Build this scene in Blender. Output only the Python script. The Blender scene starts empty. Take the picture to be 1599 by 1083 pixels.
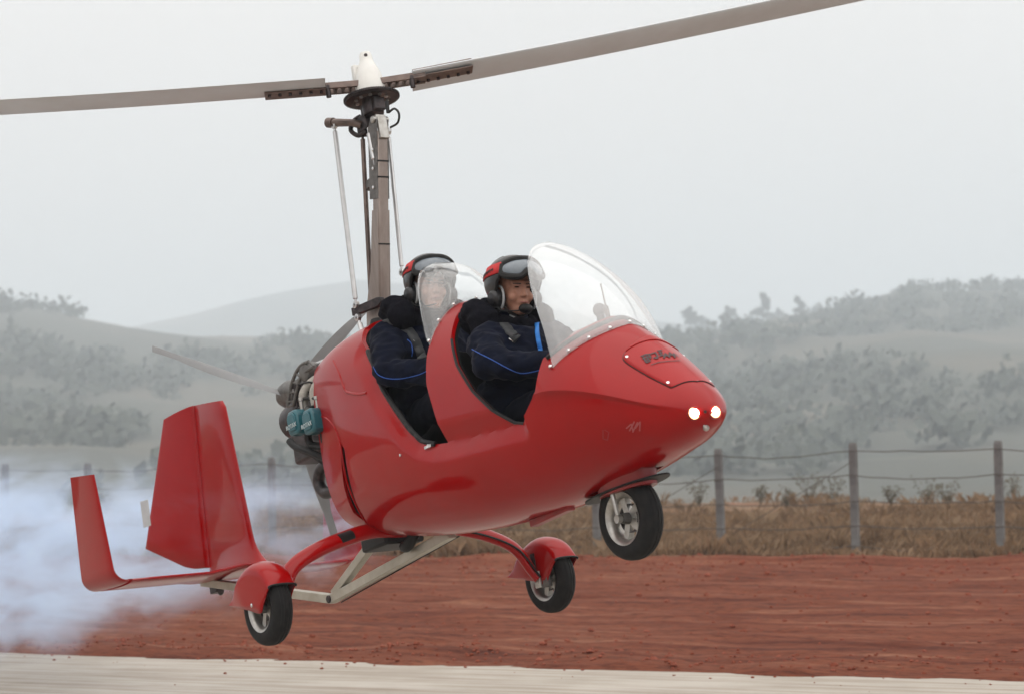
import bpy, bmesh, math, random
import numpy as np
from mathutils import Vector, Matrix
from mathutils.bvhtree import BVHTree
R_ = math.radians
random.seed(7); rng = np.random.default_rng(7)
scene = bpy.context.scene
COL = scene.collection

# ------------------------------------------------------------------ camera
FPX, CAMH, PITCH, ROLL = 2900.0, 1.75, R_(3.13), R_(1.5)
Fv = Vector((0, math.cos(PITCH), math.sin(PITCH)))
R0 = Vector((1, 0, 0)); U0 = Vector((0, -math.sin(PITCH), math.cos(PITCH)))
Rv = R0*math.cos(ROLL) - U0*math.sin(ROLL)
Uv = R0*math.sin(ROLL) + U0*math.cos(ROLL)
CAMP = Vector((0, 0, CAMH))
cd = bpy.data.cameras.new('camera'); cam = bpy.data.objects.new('camera', cd); COL.objects.link(cam)
cam.matrix_world = Matrix.Translation(CAMP) @ Matrix((Rv, Uv, -Fv)).transposed().to_4x4()
cd.sensor_width = 36; cd.lens = FPX/1599*36; cd.clip_end = 8000; cd.clip_start = .1
cd.dof.use_dof = True; cd.dof.focus_distance = 9.2; cd.dof.aperture_fstop = 3.2
scene.camera = cam

# ------------------------------------------------------------------ overcast sky + soft sun
SUN_EL, SUN_AZ = R_(58), R_(150)       # azimuth from +Y clockwise: behind the camera, to its right
w = bpy.data.worlds.new('World'); scene.world = w; w.use_nodes = True
nt = w.node_tree; nt.nodes.clear()
N = nt.nodes.new; L = nt.links.new
sky = N('ShaderNodeTexSky'); sky.sky_type = 'NISHITA'; sky.sun_disc = False
sky.sun_elevation = SUN_EL; sky.sun_rotation = SUN_AZ; sky.dust_density = 4
tc = N('ShaderNodeTexCoord')
sep = N('ShaderNodeSeparateXYZ'); L(tc.outputs['Generated'], sep.inputs[0])
# closed cloud cover: standard overcast luminance, brighter overhead than at the horizon
mz = N('ShaderNodeMath'); mz.operation = 'MAXIMUM'; mz.inputs[1].default_value = 0; L(sep.outputs[2], mz.inputs[0])
ma = N('ShaderNodeMath'); ma.operation = 'MULTIPLY_ADD'; ma.inputs[1].default_value = 7.5; ma.inputs[2].default_value = 6.4; L(mz.outputs[0], ma.inputs[0])
nz = N('ShaderNodeTexNoise'); nz.inputs['Scale'].default_value = 2.2; nz.inputs['Detail'].default_value = 4; L(tc.outputs['Generated'], nz.inputs['Vector'])
mn = N('ShaderNodeMapRange'); mn.inputs[1].default_value = .3; mn.inputs[2].default_value = .7; mn.inputs[3].default_value = .96; mn.inputs[4].default_value = 1.04
L(nz.outputs[0], mn.inputs[0])
mm = N('ShaderNodeMath'); mm.operation = 'MULTIPLY'; L(ma.outputs[0], mm.inputs[0]); L(mn.outputs[0], mm.inputs[1])
cc = N('ShaderNodeCombineColor')
for i, k in enumerate((1.0, .950, .895)):
    q = N('ShaderNodeMath'); q.operation = 'MULTIPLY'; q.inputs[1].default_value = k; L(mm.outputs[0], q.inputs[0]); L(q.outputs[0], cc.inputs[i])
mx = N('ShaderNodeMix'); mx.data_type = 'RGBA'; mx.inputs[0].default_value = .93
L(sky.outputs[0], mx.inputs[6]); L(cc.outputs[0], mx.inputs[7])
bg = N('ShaderNodeBackground'); bg.inputs[1].default_value = .1; L(mx.outputs[2], bg.inputs[0])
wo = N('ShaderNodeOutputWorld'); L(bg.outputs[0], wo.inputs[0])
sl = bpy.data.lights.new('sun', 'SUN'); sl.energy = 1.2; sl.angle = R_(110); sl.color = (1, .97, .93)
so = bpy.data.objects.new('sun', sl); COL.objects.link(so)
sd = Vector((math.sin(SUN_AZ)*math.cos(SUN_EL), math.cos(SUN_AZ)*math.cos(SUN_EL), math.sin(SUN_EL)))
so.rotation_euler = sd.to_track_quat('Z', 'Y').to_euler(); so.location = (8, -8, 20)
vs = scene.view_settings
vs.view_transform = 'Standard'; vs.look = 'None'; vs.exposure = .40; vs.gamma = 1; vs.use_curve_mapping = False
cy = scene.cycles
cy.use_denoising = True; cy.max_bounces = 8; cy.transparent_max_bounces = 16; cy.volume_bounces = 3
cy.volume_step_rate = 1.0; cy.volume_max_steps = 128; cy.caustics_reflective = False; cy.caustics_refractive = False

# ------------------------------------------------------------------ aircraft pose (body frame: x forward, y port, z up; origin between the main wheels)
a = R_(55); X = Vector((math.cos(a), -math.sin(a), 0)); Y = Vector((math.sin(a), math.cos(a), 0)); Z = Vector((0, 0, 1))
t = R_(12.86); X, Z = X*math.cos(t)+Z*math.sin(t), Z*math.cos(t)-X*math.sin(t)
t = R_(1.24); Y, Z = Y*math.cos(t)+Z*math.sin(t), Z*math.cos(t)-Y*math.sin(t)
ORG = Vector((-.528, 9.661, 1.023))
BM = Matrix((X, Y, Z)).transposed()            # body -> world rotation
MW = Matrix.Translation(ORG) @ BM.to_4x4()
CB = BM.transposed() @ (CAMP-ORG)              # camera in body frame
def bray(px, py):
    return (BM.transposed() @ (Fv + Rv*((px-799.5)/FPX) - Uv*((py-541.5)/FPX))).normalized()
def U(px, py, y):                              # body point on the lateral plane y
    r = bray(px, py); return CB + r*((y-CB.y)/r.y)
def wray(px, py): return Fv + Rv*((px-799.5)/FPX) - Uv*((py-541.5)/FPX)
def W(px, py, depth): return CAMP + wray(px, py)*depth      # world point at a depth
def G(px, py, z=0): r = wray(px, py); return CAMP + r*((z-CAMP.z)/r.z)
# ------------------------------------------------------------------ helpers
def V(*p): return Vector(p)
class MB:
    def __init__(s): s.v = []; s.f = []
    def add(s, vs_, fs): o = len(s.v); s.v += [Vector(p) for p in vs_]; s.f += [tuple(i+o for i in f) for f in fs]; return s
    def box(s, c, d, rot=None):
        c = Vector(c); vs_ = []
        for x in (-.5, .5):
            for y in (-.5, .5):
                for z in (-.5, .5):
                    p = Vector((x*d[0], y*d[1], z*d[2])); vs_.append(c + (rot @ p if rot else p))
        return s.add(vs_, [(0,1,3,2),(4,6,7,5),(0,4,5,1),(2,3,7,6),(0,2,6,4),(1,5,7,3)])
    def tube(s, pts, r, n=10, cap=True, flat=None):
        pts = [Vector(p) for p in pts]; m = len(pts)
        rr = r if isinstance(r, (list, tuple)) else [r]*m
        vs_ = []; up = None
        for i, p in enumerate(pts):
            d = (pts[min(i+1, m-1)]-pts[max(i-1, 0)]).normalized()
            if up is None: up = d.orthogonal().normalized() if flat is None else Vector(flat)
            up = (up - d*up.dot(d)).normalized(); sd_ = d.cross(up)
            k = 1.0 if flat is None else None
            for j in range(n):
                an = 2*math.pi*j/n
                if isinstance(rr[i], tuple): vs_.append(p + up*math.cos(an)*rr[i][0] + sd_*math.sin(an)*rr[i][1])
                else: vs_.append(p + (up*math.cos(an) + sd_*math.sin(an))*rr[i])
        fs = [(i*n+j, i*n+(j+1) % n, (i+1)*n+(j+1) % n, (i+1)*n+j) for i in range(m-1) for j in range(n)]
        if cap: fs += [tuple(reversed(range(n))), tuple(range((m-1)*n, m*n))]
        return s.add(vs_, fs)
    def sq(s, a_, b_, w1, w2, up=(0, 1, 0)):          # square bar
        a_ = Vector(a_); b_ = Vector(b_); d = (b_-a_).normalized(); u = Vector(up); u = (u-d*u.dot(d)).normalized(); v = d.cross(u)
        vs_ = [p+u*i*w1/2+v*j*w2/2 for p in (a_, b_) for i, j in ((-1,-1),(1,-1),(1,1),(-1,1))]
        return s.add(vs_, [(3,2,1,0),(4,5,6,7),(0,1,5,4),(1,2,6,5),(2,3,7,6),(3,0,4,7)])
    def lathe(s, prof, c, ax, n=32, closed=False):    # prof: (radius, along axis)
        c = Vector(c); ax = Vector(ax).normalized(); u = ax.orthogonal().normalized(); v = ax.cross(u); m = len(prof)
        vs_ = [c + ax*h + (u*math.cos(2*math.pi*j/n)+v*math.sin(2*math.pi*j/n))*r for r, h in prof for j in range(n)]
        fs = [(i*n+j, i*n+(j+1) % n, ((i+1) % m)*n+(j+1) % n, ((i+1) % m)*n+j) for i in range(m if closed else m-1) for j in range(n)]
        if not closed: fs += [tuple(reversed(range(n))), tuple(range((m-1)*n, m*n))]
        return s.add(vs_, fs)
    def ell(s, c, r, n=16, rot=None):
        c = Vector(c); vs_ = []; m = n//2
        for i in range(1, m):
            th = math.pi*i/m
            for j in range(n):
                ph = 2*math.pi*j/n; p = Vector((r[0]*math.sin(th)*math.cos(ph), r[1]*math.sin(th)*math.sin(ph), r[2]*math.cos(th)))
                vs_.append(c + (rot @ p if rot else p))
        a0 = Vector((0, 0, r[2])); vs_ += [c+(rot @ a0 if rot else a0), c-(rot @ a0 if rot else a0)]
        k = (m-1)*n
        fs = [(i*n+j, (i+1)*n+j, (i+1)*n+(j+1) % n, i*n+(j+1) % n) for i in range(m-2) for j in range(n)]
        fs += [(k, j, (j+1) % n) for j in range(n)] + [(k+1, (m-2)*n+(j+1) % n, (m-2)*n+j) for j in range(n)]
        return s.add(vs_, fs)
    def cap(s, a_, b_, r1, r2, n=14):                # tapered capsule
        a_ = Vector(a_); b_ = Vector(b_); s.tube([a_, b_], [r1, r2], n, True); s.ell(a_, (r1,)*3, n); s.ell(b_, (r2,)*3, n); return s
    def prism(s, out, o, ux, uy, h):                 # outline in plane (ux, uy) at o, thickness h along ux x uy, centred
        o = Vector(o); ux = Vector(ux); uy = Vector(uy); nn = ux.cross(uy).normalized()*h/2; m = len(out)
        vs_ = [o+ux*p[0]+uy*p[1]-nn for p in out]+[o+ux*p[0]+uy*p[1]+nn for p in out]
        return s.add(vs_, [tuple(reversed(range(m))), tuple(range(m, 2*m))]+[(i, (i+1) % m, m+(i+1) % m, m+i) for i in range(m)])
    def grid(s, rows, closed_u=False):               # rows of equal length
        n = len(rows[0]); m = len(rows); vs_ = [p for r in rows for p in r]
        return s.add(vs_, [(i*n+j, i*n+(j+1) % n, (i+1)*n+(j+1) % n, (i+1)*n+j) for i in range(m-1) for j in range(n if closed_u else n-1)])
    def mesh(s, name='m'):
        me = bpy.data.meshes.new(name); me.from_pydata([tuple(p) for p in s.v], [], s.f); me.validate(); me.update()
        b = bmesh.new(); b.from_mesh(me); bmesh.ops.recalc_face_normals(b, faces=b.faces); b.to_mesh(me); b.free(); return me
    def build(s, name, mat, parent=None, sharp=35, bevel=0, solid=0, sub=0, smooth=True, off=None):
        if off is not None: s.v = [p-off for p in s.v]
        return link(name, s.mesh(name), mat, parent, sharp, bevel, solid, sub, smooth)
def link(name, me, mat, parent=None, sharp=35, bevel=0, solid=0, sub=0, smooth=True):
    o = bpy.data.objects.new(name, me); COL.objects.link(o)
    if mat: me.materials.clear(); me.materials.append(mat)
    if smooth:
        me.polygons.foreach_set('use_smooth', [True]*len(me.polygons)); me.set_sharp_from_angle(angle=R_(sharp))
    if solid: m = o.modifiers.new('s', 'SOLIDIFY'); m.thickness = abs(solid); m.offset = 0 if solid > 0 else -1
    if bevel: m = o.modifiers.new('b', 'BEVEL'); m.width = bevel; m.segments = 2; m.limit_method = 'ANGLE'; m.angle_limit = R_(40); m.harden_normals = False
    if sub: m = o.modifiers.new('u', 'SUBSURF'); m.levels = sub; m.render_levels = sub
    if parent: o.parent = parent
    return o
def evalmesh(o):
    dg = bpy.context.evaluated_depsgraph_get(); dg.update(); return bpy.data.meshes.new_from_object(o.evaluated_get(dg))
def tag(o, label=None, cat=None, group=None, kind=None):
    if label: o['label'] = label
    if cat: o['category'] = cat
    if group: o['group'] = group
    if kind: o['kind'] = kind
    return o
def empty(name, mw):
    o = bpy.data.objects.new(name, None); COL.objects.link(o); o.matrix_world = mw; o.empty_display_size = .2; return o
def bez(pts, n=24):                                   # Catmull-Rom through points
    pts = [Vector(p) for p in pts]; out = []; m = len(pts)
    for i in range(m-1):
        p0, p1, p2, p3 = pts[max(i-1, 0)], pts[i], pts[i+1], pts[min(i+2, m-1)]; k = max(2, n//(m-1))
        for j in range(k):
            u = j/k; out.append(.5*((2*p1)+(p2-p0)*u+(2*p0-5*p1+4*p2-p3)*u*u+(3*p1-p0-3*p2+p3)*u**3))
    return out+[pts[-1]]
# ------------------------------------------------------------------ materials
def mat(name, col, rough=.5, metal=0, coat=0, noise=None, bump=None, spec=.5, sheen=0, coatr=.04):
    """noise = (scale, second colour, lo, hi[, stretch]) ; bump = (scale, strength, distance)"""
    m = bpy.data.materials.new(name); m.use_nodes = True; t_ = m.node_tree; b = t_.nodes['Principled BSDF']
    b.inputs['Base Color'].default_value = (*col, 1); b.inputs['Roughness'].default_value = rough; b.inputs['Metallic'].default_value = metal
    b.inputs['Coat Weight'].default_value = coat; b.inputs['Coat Roughness'].default_value = coatr; b.inputs['Specular IOR Level'].default_value = spec
    b.inputs['Sheen Weight'].default_value = sheen
    n_ = t_.nodes.new; l_ = t_.links.new
    if noise or bump: co = n_('ShaderNodeTexCoord')
    if noise:
        tx = n_('ShaderNodeTexNoise'); tx.inputs['Scale'].default_value = noise[0]; tx.inputs['Detail'].default_value = 6; tx.inputs['Roughness'].default_value = .62
        if len(noise) > 4:
            mp = n_('ShaderNodeMapping'); mp.inputs['Scale'].default_value = noise[4]; l_(co.outputs['Object'], mp.inputs[0]); l_(mp.outputs[0], tx.inputs['Vector'])
        else: l_(co.outputs['Object'], tx.inputs['Vector'])
        r_ = n_('ShaderNodeValToRGB'); r_.color_ramp.elements[0].position = noise[2]; r_.color_ramp.elements[1].position = noise[3]
        r_.color_ramp.elements[0].color = (*col, 1); r_.color_ramp.elements[1].color = (*noise[1], 1)
        l_(tx.outputs[0], r_.inputs[0]); l_(r_.outputs[0], b.inputs['Base Color'])
    if bump:
        tb = n_('ShaderNodeTexNoise'); tb.inputs['Scale'].default_value = bump[0]; tb.inputs['Detail'].default_value = 5; l_(co.outputs['Object'], tb.inputs['Vector'])
        bp = n_('ShaderNodeBump'); bp.inputs['Strength'].default_value = bump[1]; bp.inputs['Distance'].default_value = bump[2]
        l_(tb.outputs[0], bp.inputs['Height']); l_(bp.outputs[0], b.inputs['Normal'])
    return m
M = {}
M['red'] = mat('red_gelcoat', (.31, .0004, .0009), .3, coat=.5, noise=(5, (.28, .0005, .001), .35, .7), bump=(9, .02, .004), coatr=.05, spec=.05)
M['panel'] = mat('red_panel', (.33, .001, .0018), .36, coat=.4, noise=(9, (.31, .0015, .0024), .35, .7), spec=.1)
M['darkred'] = mat('red_well', (.28, .005, .006), .45, coat=.3, noise=(12, (.2, .006, .006), .3, .7))
M['rubber'] = mat('rubber', (.009, .009, .010), .7, noise=(22, (.018, .017, .016), .35, .75), bump=(160, .25, .001), spec=.2)
M['black'] = mat('black_plastic', (.008, .008, .009), .5, noise=(30, (.014, .014, .014), .3, .7), spec=.25)
M['cavity'] = mat('cockpit_trim', (.006, .006, .007), .8, noise=(14, (.010, .010, .011), .3, .7), spec=.15)
M['rim'] = mat('cast_aluminium', (.46, .45, .43), .38, .85, noise=(25, (.30, .28, .25), .4, .75))
M['steel'] = mat('stainless', (.34, .29, .26), .34, .9, noise=(5, (.25, .20, .175), .3, .75, (6, 6, .7)))
M['alu'] = mat('aluminium', (.62, .62, .62), .3, .9, noise=(14, (.5, .5, .5), .3, .7))
M['keel'] = mat('keel_tube', (.46, .44, .38), .45, .55, noise=(7, (.36, .33, .27), .35, .7))
M['dark'] = mat('dark_metal', (.035, .032, .034), .42, .7, noise=(30, (.09, .07, .07), .4, .8))
M['bronze'] = mat('brown_metal', (.20, .15, .13), .42, .7, noise=(18, (.10, .08, .075), .35, .75))
M['white'] = mat('pale_cover', (.72, .72, .69), .42, coat=.3, noise=(12, (.64, .64, .61), .4, .8))
M['blade'] = mat('blade_alu', (.62, .66, .70), .45, 0, noise=(3, (.54, .56, .58), .35, .75))
M['prop'] = mat('prop_composite', (.27, .275, .28), .6, noise=(6, (.23, .235, .24), .35, .7), spec=.15)
M['teal'] = mat('teal_cover', (.008, .085, .11), .38, coat=.2, noise=(20, (.012, .12, .15), .35, .7))
M['beige'] = mat('cast_manifold', (.42, .40, .36), .55, .3, noise=(25, (.28, .26, .23), .4, .75))
M['grey'] = mat('grey_casting', (.17, .165, .16), .5, .6, noise=(40, (.09, .085, .08), .4, .75))
M['ink'] = mat('dark_print', (.045, .012, .014), .5)
M['paleink'] = mat('pale_print', (.36, .07, .07), .5)
M['letter'] = mat('silver_print', (.5, .58, .6), .4)
M['navy'] = mat('navy_cloth', (.0022, .0035, .011), .85, noise=(16, (.0042, .0068, .019), .35, .7), bump=(420, .25, .0006), spec=.08, sheen=.03)
M['trouser'] = mat('dark_cloth', (.003, .0038, .008), .88, noise=(16, (.005, .006, .011), .35, .7), bump=(380, .25, .0006), spec=.08)
M['fur'] = mat('hood_lining', (.004, .004, .007), .95, noise=(60, (.009, .009, .013), .35, .7), bump=(130, .8, .004), spec=.08)
M['skin'] = mat('skin', (.42, .215, .145), .48, noise=(18, (.36, .165, .115), .35, .75), bump=(260, .12, .0006), spec=.4)
M['skin'].node_tree.nodes['Principled BSDF'].inputs['Subsurface Weight'].default_value = .08
M['skin'].node_tree.nodes['Principled BSDF'].inputs['Subsurface Radius'].default_value = (.012, .005, .003)
M['hair'] = mat('hair', (.008, .007, .007), .55)
M['eye'] = mat('eye', (.012, .009, .008), .15)
M['lip'] = mat('lip', (.28, .095, .08), .45)
M['helmet'] = mat('helmet_shell', (.010, .010, .012), .35, coat=.35, noise=(30, (.02, .02, .022), .4, .75), spec=.3)
M['lens'] = mat('goggle_lens', (.10, .125, .15), .2, .0, coat=.5, noise=(9, (.17, .20, .23), .35, .7))
M['strap'] = mat('red_strap', (.50, .012, .014), .6, noise=(30, (.4, .01, .012), .4, .7))
M['blue'] = mat('blue_ribbon', (.01, .19, .62), .6, noise=(30, (.008, .14, .5), .4, .7))
M['pipe'] = mat('blue_piping', (.012, .085, .42), .6)
M['belt'] = mat('grey_webbing', (.028, .030, .033), .7, bump=(300, .3, .001))
M['chrome'] = mat('bright_metal', (.75, .75, .75), .2, 1)
M['greyring'] = mat('grey_foam', (.36, .37, .38), .6)
M['post'] = mat('concrete_post', (.20, .195, .19), .85, noise=(3, (.085, .08, .08), .35, .7), bump=(40, .4, .01))
M['wire'] = mat('rusty_wire', (.10, .085, .075), .7, .3)
def glassmat(name, haze, tint):  # haze: white diffuse share mixed in to imitate the bright sky's reflection
    m = bpy.data.materials.new(name); m.use_nodes = True; t_ = m.node_tree; t_.nodes.clear(); n_ = t_.nodes.new; l_ = t_.links.new
    tr = n_('ShaderNodeBsdfTransparent'); tr.inputs[0].default_value = (*tint, 1)
    gl = n_('ShaderNodeBsdfGlossy'); gl.inputs['Roughness'].default_value = .03; gl.inputs[0].default_value = (1, 1, 1, 1)
    df = n_('ShaderNodeBsdfDiffuse'); df.inputs[0].default_value = (.92, .93, .94, 1)
    lw = n_('ShaderNodeLayerWeight'); lw.inputs[0].default_value = .5
    pw = n_('ShaderNodeMath'); pw.operation = 'POWER'; pw.inputs[1].default_value = 4; l_(lw.outputs['Facing'], pw.inputs[0])
    fr = n_('ShaderNodeMath'); fr.operation = 'MULTIPLY_ADD'; fr.inputs[1].default_value = .8; fr.inputs[2].default_value = .045; l_(pw.outputs[0], fr.inputs[0])
    co = n_('ShaderNodeTexCoord'); tx = n_('ShaderNodeTexNoise'); tx.inputs['Scale'].default_value = 4; tx.inputs['Detail'].default_value = 5; l_(co.outputs['Object'], tx.inputs['Vector'])
    mr = n_('ShaderNodeMapRange'); mr.inputs[1].default_value = .3; mr.inputs[2].default_value = .7; mr.inputs[3].default_value = haze*.75; mr.inputs[4].default_value = haze*1.25; l_(tx.outputs[0], mr.inputs[0])
    m1 = n_('ShaderNodeMixShader'); l_(mr.outputs[0], m1.inputs[0]); l_(tr.outputs[0], m1.inputs[1]); l_(df.outputs[0], m1.inputs[2])
    m2 = n_('ShaderNodeMixShader'); l_(fr.outputs[0], m2.inputs[0]); l_(m1.outputs[0], m2.inputs[1]); l_(gl.outputs[0], m2.inputs[2])
    o_ = n_('ShaderNodeOutputMaterial'); l_(m2.outputs[0], o_.inputs[0]); return m
M['glass'] = glassmat('acrylic', .19, (.97, .98, .98)); M['rglass'] = glassmat('rear_acrylic', .085, (.97, .98, .98))
def emit(name, col, s):
    m = bpy.data.materials.new(name); m.use_nodes = True; b = m.node_tree.nodes['Principled BSDF']
    b.inputs['Base Color'].default_value = (.9, .85, .7, 1); b.inputs['Emission Color'].default_value = (*col, 1); b.inputs['Emission Strength'].default_value = s; return m
M['lamp'] = emit('lit_lamp', (1, .66, .25), 2.2); M['bulb'] = emit('lit_bulb', (1, .88, .62), 14)
# ================================================================== SETTING
from mathutils import noise as mnoise
EA = Vector((-4.77, 17.3, 0)); ES = Vector((.908, -.418, 0)).normalized(); ET = Vector((-ES.y, ES.x, 0))
def st(s, t_, z=0): return EA + ES*s + ET*t_ + Vector((0, 0, z))
def tos(p): d = p-EA; return d.dot(ES), d.dot(ET)
def sm(a_, b_, x): x = min(1, max(0, (x-a_)/(b_-a_))); return x*x*(3-2*x)
def ground_z(s, t_):
    z = -.14*sm(-.05, -.6, t_)
    if t_ > -.7:
        d = sm(-.3, .5, t_)
        n1 = mnoise.fractal(Vector((s*.55, t_*1.6, 3.1)), 1, 2, 4); n2 = mnoise.fractal(Vector((s*2.2, t_*5.5, 7.7)), 1, 2, 3)
        z += d*(.035*n1+.022*n2+.01)
        z += .06*math.exp(-((t_-.55-.35*mnoise.noise(Vector((s*.35, 0, 9))))/.35)**2)*(.6+.8*mnoise.noise(Vector((s*1.1, 1, 2))))
        z += .17*math.exp(-((t_-13.1)/.5)**2)*(.7+.6*mnoise.noise(Vector((s*.6, 4, 2))))       # low windrow before the fence
    if -.5 < t_ < .4: z += .045*max(0, mnoise.fractal(Vector((s*1.3, t_*3, 11.)), 1, 2, 3)+.1)*(1-abs(t_+.05)/.45)
    z += -.1*sm(10, 15, t_) + .25*sm(17, 24, t_)*mnoise.noise(Vector((s*.12, t_*.15, 5)))
    z += -6.5*sm(36.5+2*mnoise.noise(Vector((s*.1, 0, 3))), 62, t_)
    return z
ss = np.unique(np.concatenate([[-2000, -1000, -500, -250, -150], np.arange(-90, -16, 2.), np.arange(-16, 22, .16), np.arange(22, 90, 2.), [150, 250, 500, 1000, 2000]]))
tt = np.unique(np.concatenate([[-1500, -800, -400, -200, -120, -80, -55, -42], np.arange(-34, -1, 3.), np.arange(-1, 14.5, .12), np.arange(14.5, 40, .7), np.arange(40, 76, 3.)]))
g = MB(); g.grid([[st(s, t_, ground_z(s, t_)) for s in ss] for t_ in tt])
def soilmat():
    m = bpy.data.materials.new('red_soil'); m.use_nodes = True; t_ = m.node_tree; b = t_.nodes['Principled BSDF']; n_ = t_.nodes.new; l_ = t_.links.new
    b.inputs['Roughness'].default_value = .95; b.inputs['Specular IOR Level'].default_value = .15
    ge = n_('ShaderNodeNewGeometry')
    mp = n_('ShaderNodeMapping'); mp.vector_type = 'POINT'; mp.inputs['Rotation'].default_value = (0, 0, math.atan2(-ES.y, ES.x))
    l_(ge.outputs['Position'], mp.inputs[0])
    def nz_(scale, stretch, det=6, ro=.6):
        q = n_('ShaderNodeMapping'); q.inputs['Scale'].default_value = stretch; l_(mp.outputs[0], q.inputs[0])
        x = n_('ShaderNodeTexNoise'); x.inputs['Scale'].default_value = scale; x.inputs['Detail'].default_value = det; x.inputs['Roughness'].default_value = ro; l_(q.outputs[0], x.inputs['Vector']); return x
    def ramp(src, *els):
        r = n_('ShaderNodeValToRGB'); e = r.color_ramp.elements
        e[0].position, e[0].color = els[0][0], (*els[0][1], 1); e[1].position, e[1].color = els[-1][0], (*els[-1][1], 1)
        for p, c in els[1:-1]: x = e.new(p); x.color = (*c, 1)
        l_(src, r.inputs[0]); return r
    tracks = ramp(nz_(1.1, (.35, 3.2, 1)).outputs[0], (.29, (.060, .015, .008)), (.42, (.130, .035, .018)), (.56, (.172, .054, .029)), (.73, (.26, .115, .070)))
    fine = ramp(nz_(14, (.6, 1.6, 1)).outputs[0], (.32, (.45, .42, .4)), (.5, (1, 1, 1)), (.75, (1.3, 1.28, 1.25)))
    mu = n_('ShaderNodeMix'); mu.data_type = 'RGBA'; mu.blend_type = 'MULTIPLY'; mu.inputs[0].default_value = .8; l_(tracks.outputs[0], mu.inputs[6]); l_(fine.outputs[0], mu.inputs[7])
    # dry grassland soil beyond the graded strip
    dry = ramp(nz_(.7, (.6, 1.5, 1)).outputs[0], (.3, (.12, .075, .048)), (.5, (.23, .15, .095)), (.7, (.21, .085, .052)))
    sx = n_('ShaderNodeSeparateXYZ'); l_(mp.outputs[0], sx.inputs[0])
    tb = ET.dot(EA)
    nb = nz_(.9, (1, 1, 1)); ad = n_('ShaderNodeMath'); ad.operation = 'MULTIPLY_ADD'; ad.inputs[1].default_value = 2.2; l_(nb.outputs[0], ad.inputs[0]); l_(sx.outputs[1], ad.inputs[2])
    mr = n_('ShaderNodeMapRange'); mr.inputs[1].default_value = tb+14.1; mr.inputs[2].default_value = tb+15.3; l_(ad.outputs[0], mr.inputs[0])
    mx_ = n_('ShaderNodeMix'); mx_.data_type = 'RGBA'; l_(mr.outputs[0], mx_.inputs[0]); l_(mu.outputs[2], mx_.inputs[6]); l_(dry.outputs[0], mx_.inputs[7])
    l_(mx_.outputs[2], b.inputs['Base Color'])
    bp = n_('ShaderNodeBump'); bp.inputs['Strength'].default_value = .9; bp.inputs['Distance'].default_value = .03; bn = nz_(24, (.8, 1.3, 1), 8, .7); l_(bn.outputs[0], bp.inputs['Height']); l_(bp.outputs[0], b.inputs['Normal'])
    return m
M['soil'] = soilmat()
tag(g.build('ground', M['soil'], sharp=80), kind='structure')

# concrete runway
def concmat():
    m = mat('runway_concrete', (.42, .385, .34), .88, noise=(.9, (.33, .295, .25), .38, .72), bump=(60, .35, .004), spec=.25)
    t_ = m.node_tree; n_ = t_.nodes.new; l_ = t_.links.new; b = t_.nodes['Principled BSDF']; src = b.inputs['Base Color'].links[0].from_socket
    ge = n_('ShaderNodeNewGeometry'); mp = n_('ShaderNodeMapping'); mp.inputs['Rotation'].default_value = (0, 0, math.atan2(-ES.y, ES.x)); l_(ge.outputs['Position'], mp.inputs[0])
    q = n_('ShaderNodeMapping'); q.inputs['Scale'].default_value = (.25, 5, 1); l_(mp.outputs[0], q.inputs[0])
    x = n_('ShaderNodeTexNoise'); x.inputs['Scale'].default_value = 2; x.inputs['Detail'].default_value = 7; x.inputs['Roughness'].default_value = .65; l_(q.outputs[0], x.inputs['Vector'])
    r = n_('ShaderNodeValToRGB'); r.color_ramp.elements[0].position = .32; r.color_ramp.elements[0].color = (.62, .55, .5, 1); r.color_ramp.elements[1].position = .55; r.color_ramp.elements[1].color = (1, 1, 1, 1); l_(x.outputs[0], r.inputs[0])
    mu = n_('ShaderNodeMix'); mu.data_type = 'RGBA'; mu.blend_type = 'MULTIPLY'; mu.inputs[0].default_value = .9; l_(src, mu.inputs[6]); l_(r.outputs[0], mu.inputs[7]); l_(mu.outputs[2], b.inputs['Base Color'])
    return m
M['concrete'] = concmat()
rw = MB(); edge = [(-90, 0)]+[(s, .05*mnoise.noise(Vector((s*.9, 2, 5)))+.02*mnoise.noise(Vector((s*5, 2, 5)))) for s in np.arange(-18, 24, .15)]+[(90, 0)]
rows = []
for z, sh in ((-.12, 0), (-.012, 0), (0, -.015)): rows.append([st(s, t_+sh, z) for s, t_ in edge])
rows.append([st(s, -33, 0) for s, t_ in edge]); rows.append([st(s, -33, -.12) for s, t_ in edge])
rw.grid(rows); tag(rw.build('runway', M['concrete'], sharp=30), kind='structure')

# loose clods of soil along the runway edge and over the graded strip
cl = MB()
def clod(mb, p, r):
    k = 6; vs_ = []
    for z, q in ((-.4, .8), (.25, 1), (.8, .45)):
        o = random.random()*6
        for j in range(5): an = o*0+j*2*math.pi/5+random.uniform(-.3, .3); rr = r*q*random.uniform(.7, 1.25); vs_.append(p+Vector((rr*math.cos(an), rr*math.sin(an), z*r*random.uniform(.6, 1))))
    fs = [(i*5+j, i*5+(j+1) % 5, i*5+5+(j+1) % 5, i*5+5+j) for i in range(2) for j in range(5)]+[(10, 11, 12, 13, 14)]
    mb.add(vs_, fs)
for i in range(3600):
    s = random.uniform(-9, 13); k = random.random()
    t_ = random.gauss(.55, .4) if k < .35 else (random.gauss(12.9, .6) if k < .5 else random.uniform(.1, 13))
    r = random.uniform(.006, .024)*(1.7 if random.random() < .08 else 1)*(1.5 if t_ > 9 else 1)
    if t_ < -.1: r *= .7
    clod(cl, st(s, t_, max(ground_z(s, t_), 0 if t_ < .05 else -1)+r*.15), r)
for i in range(34):
    s = random.uniform(-8, 9); t_ = -abs(random.gauss(0, .8)); clod(cl, st(s, t_, .003), random.choice([.004, .006, .007, .016]))
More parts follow.
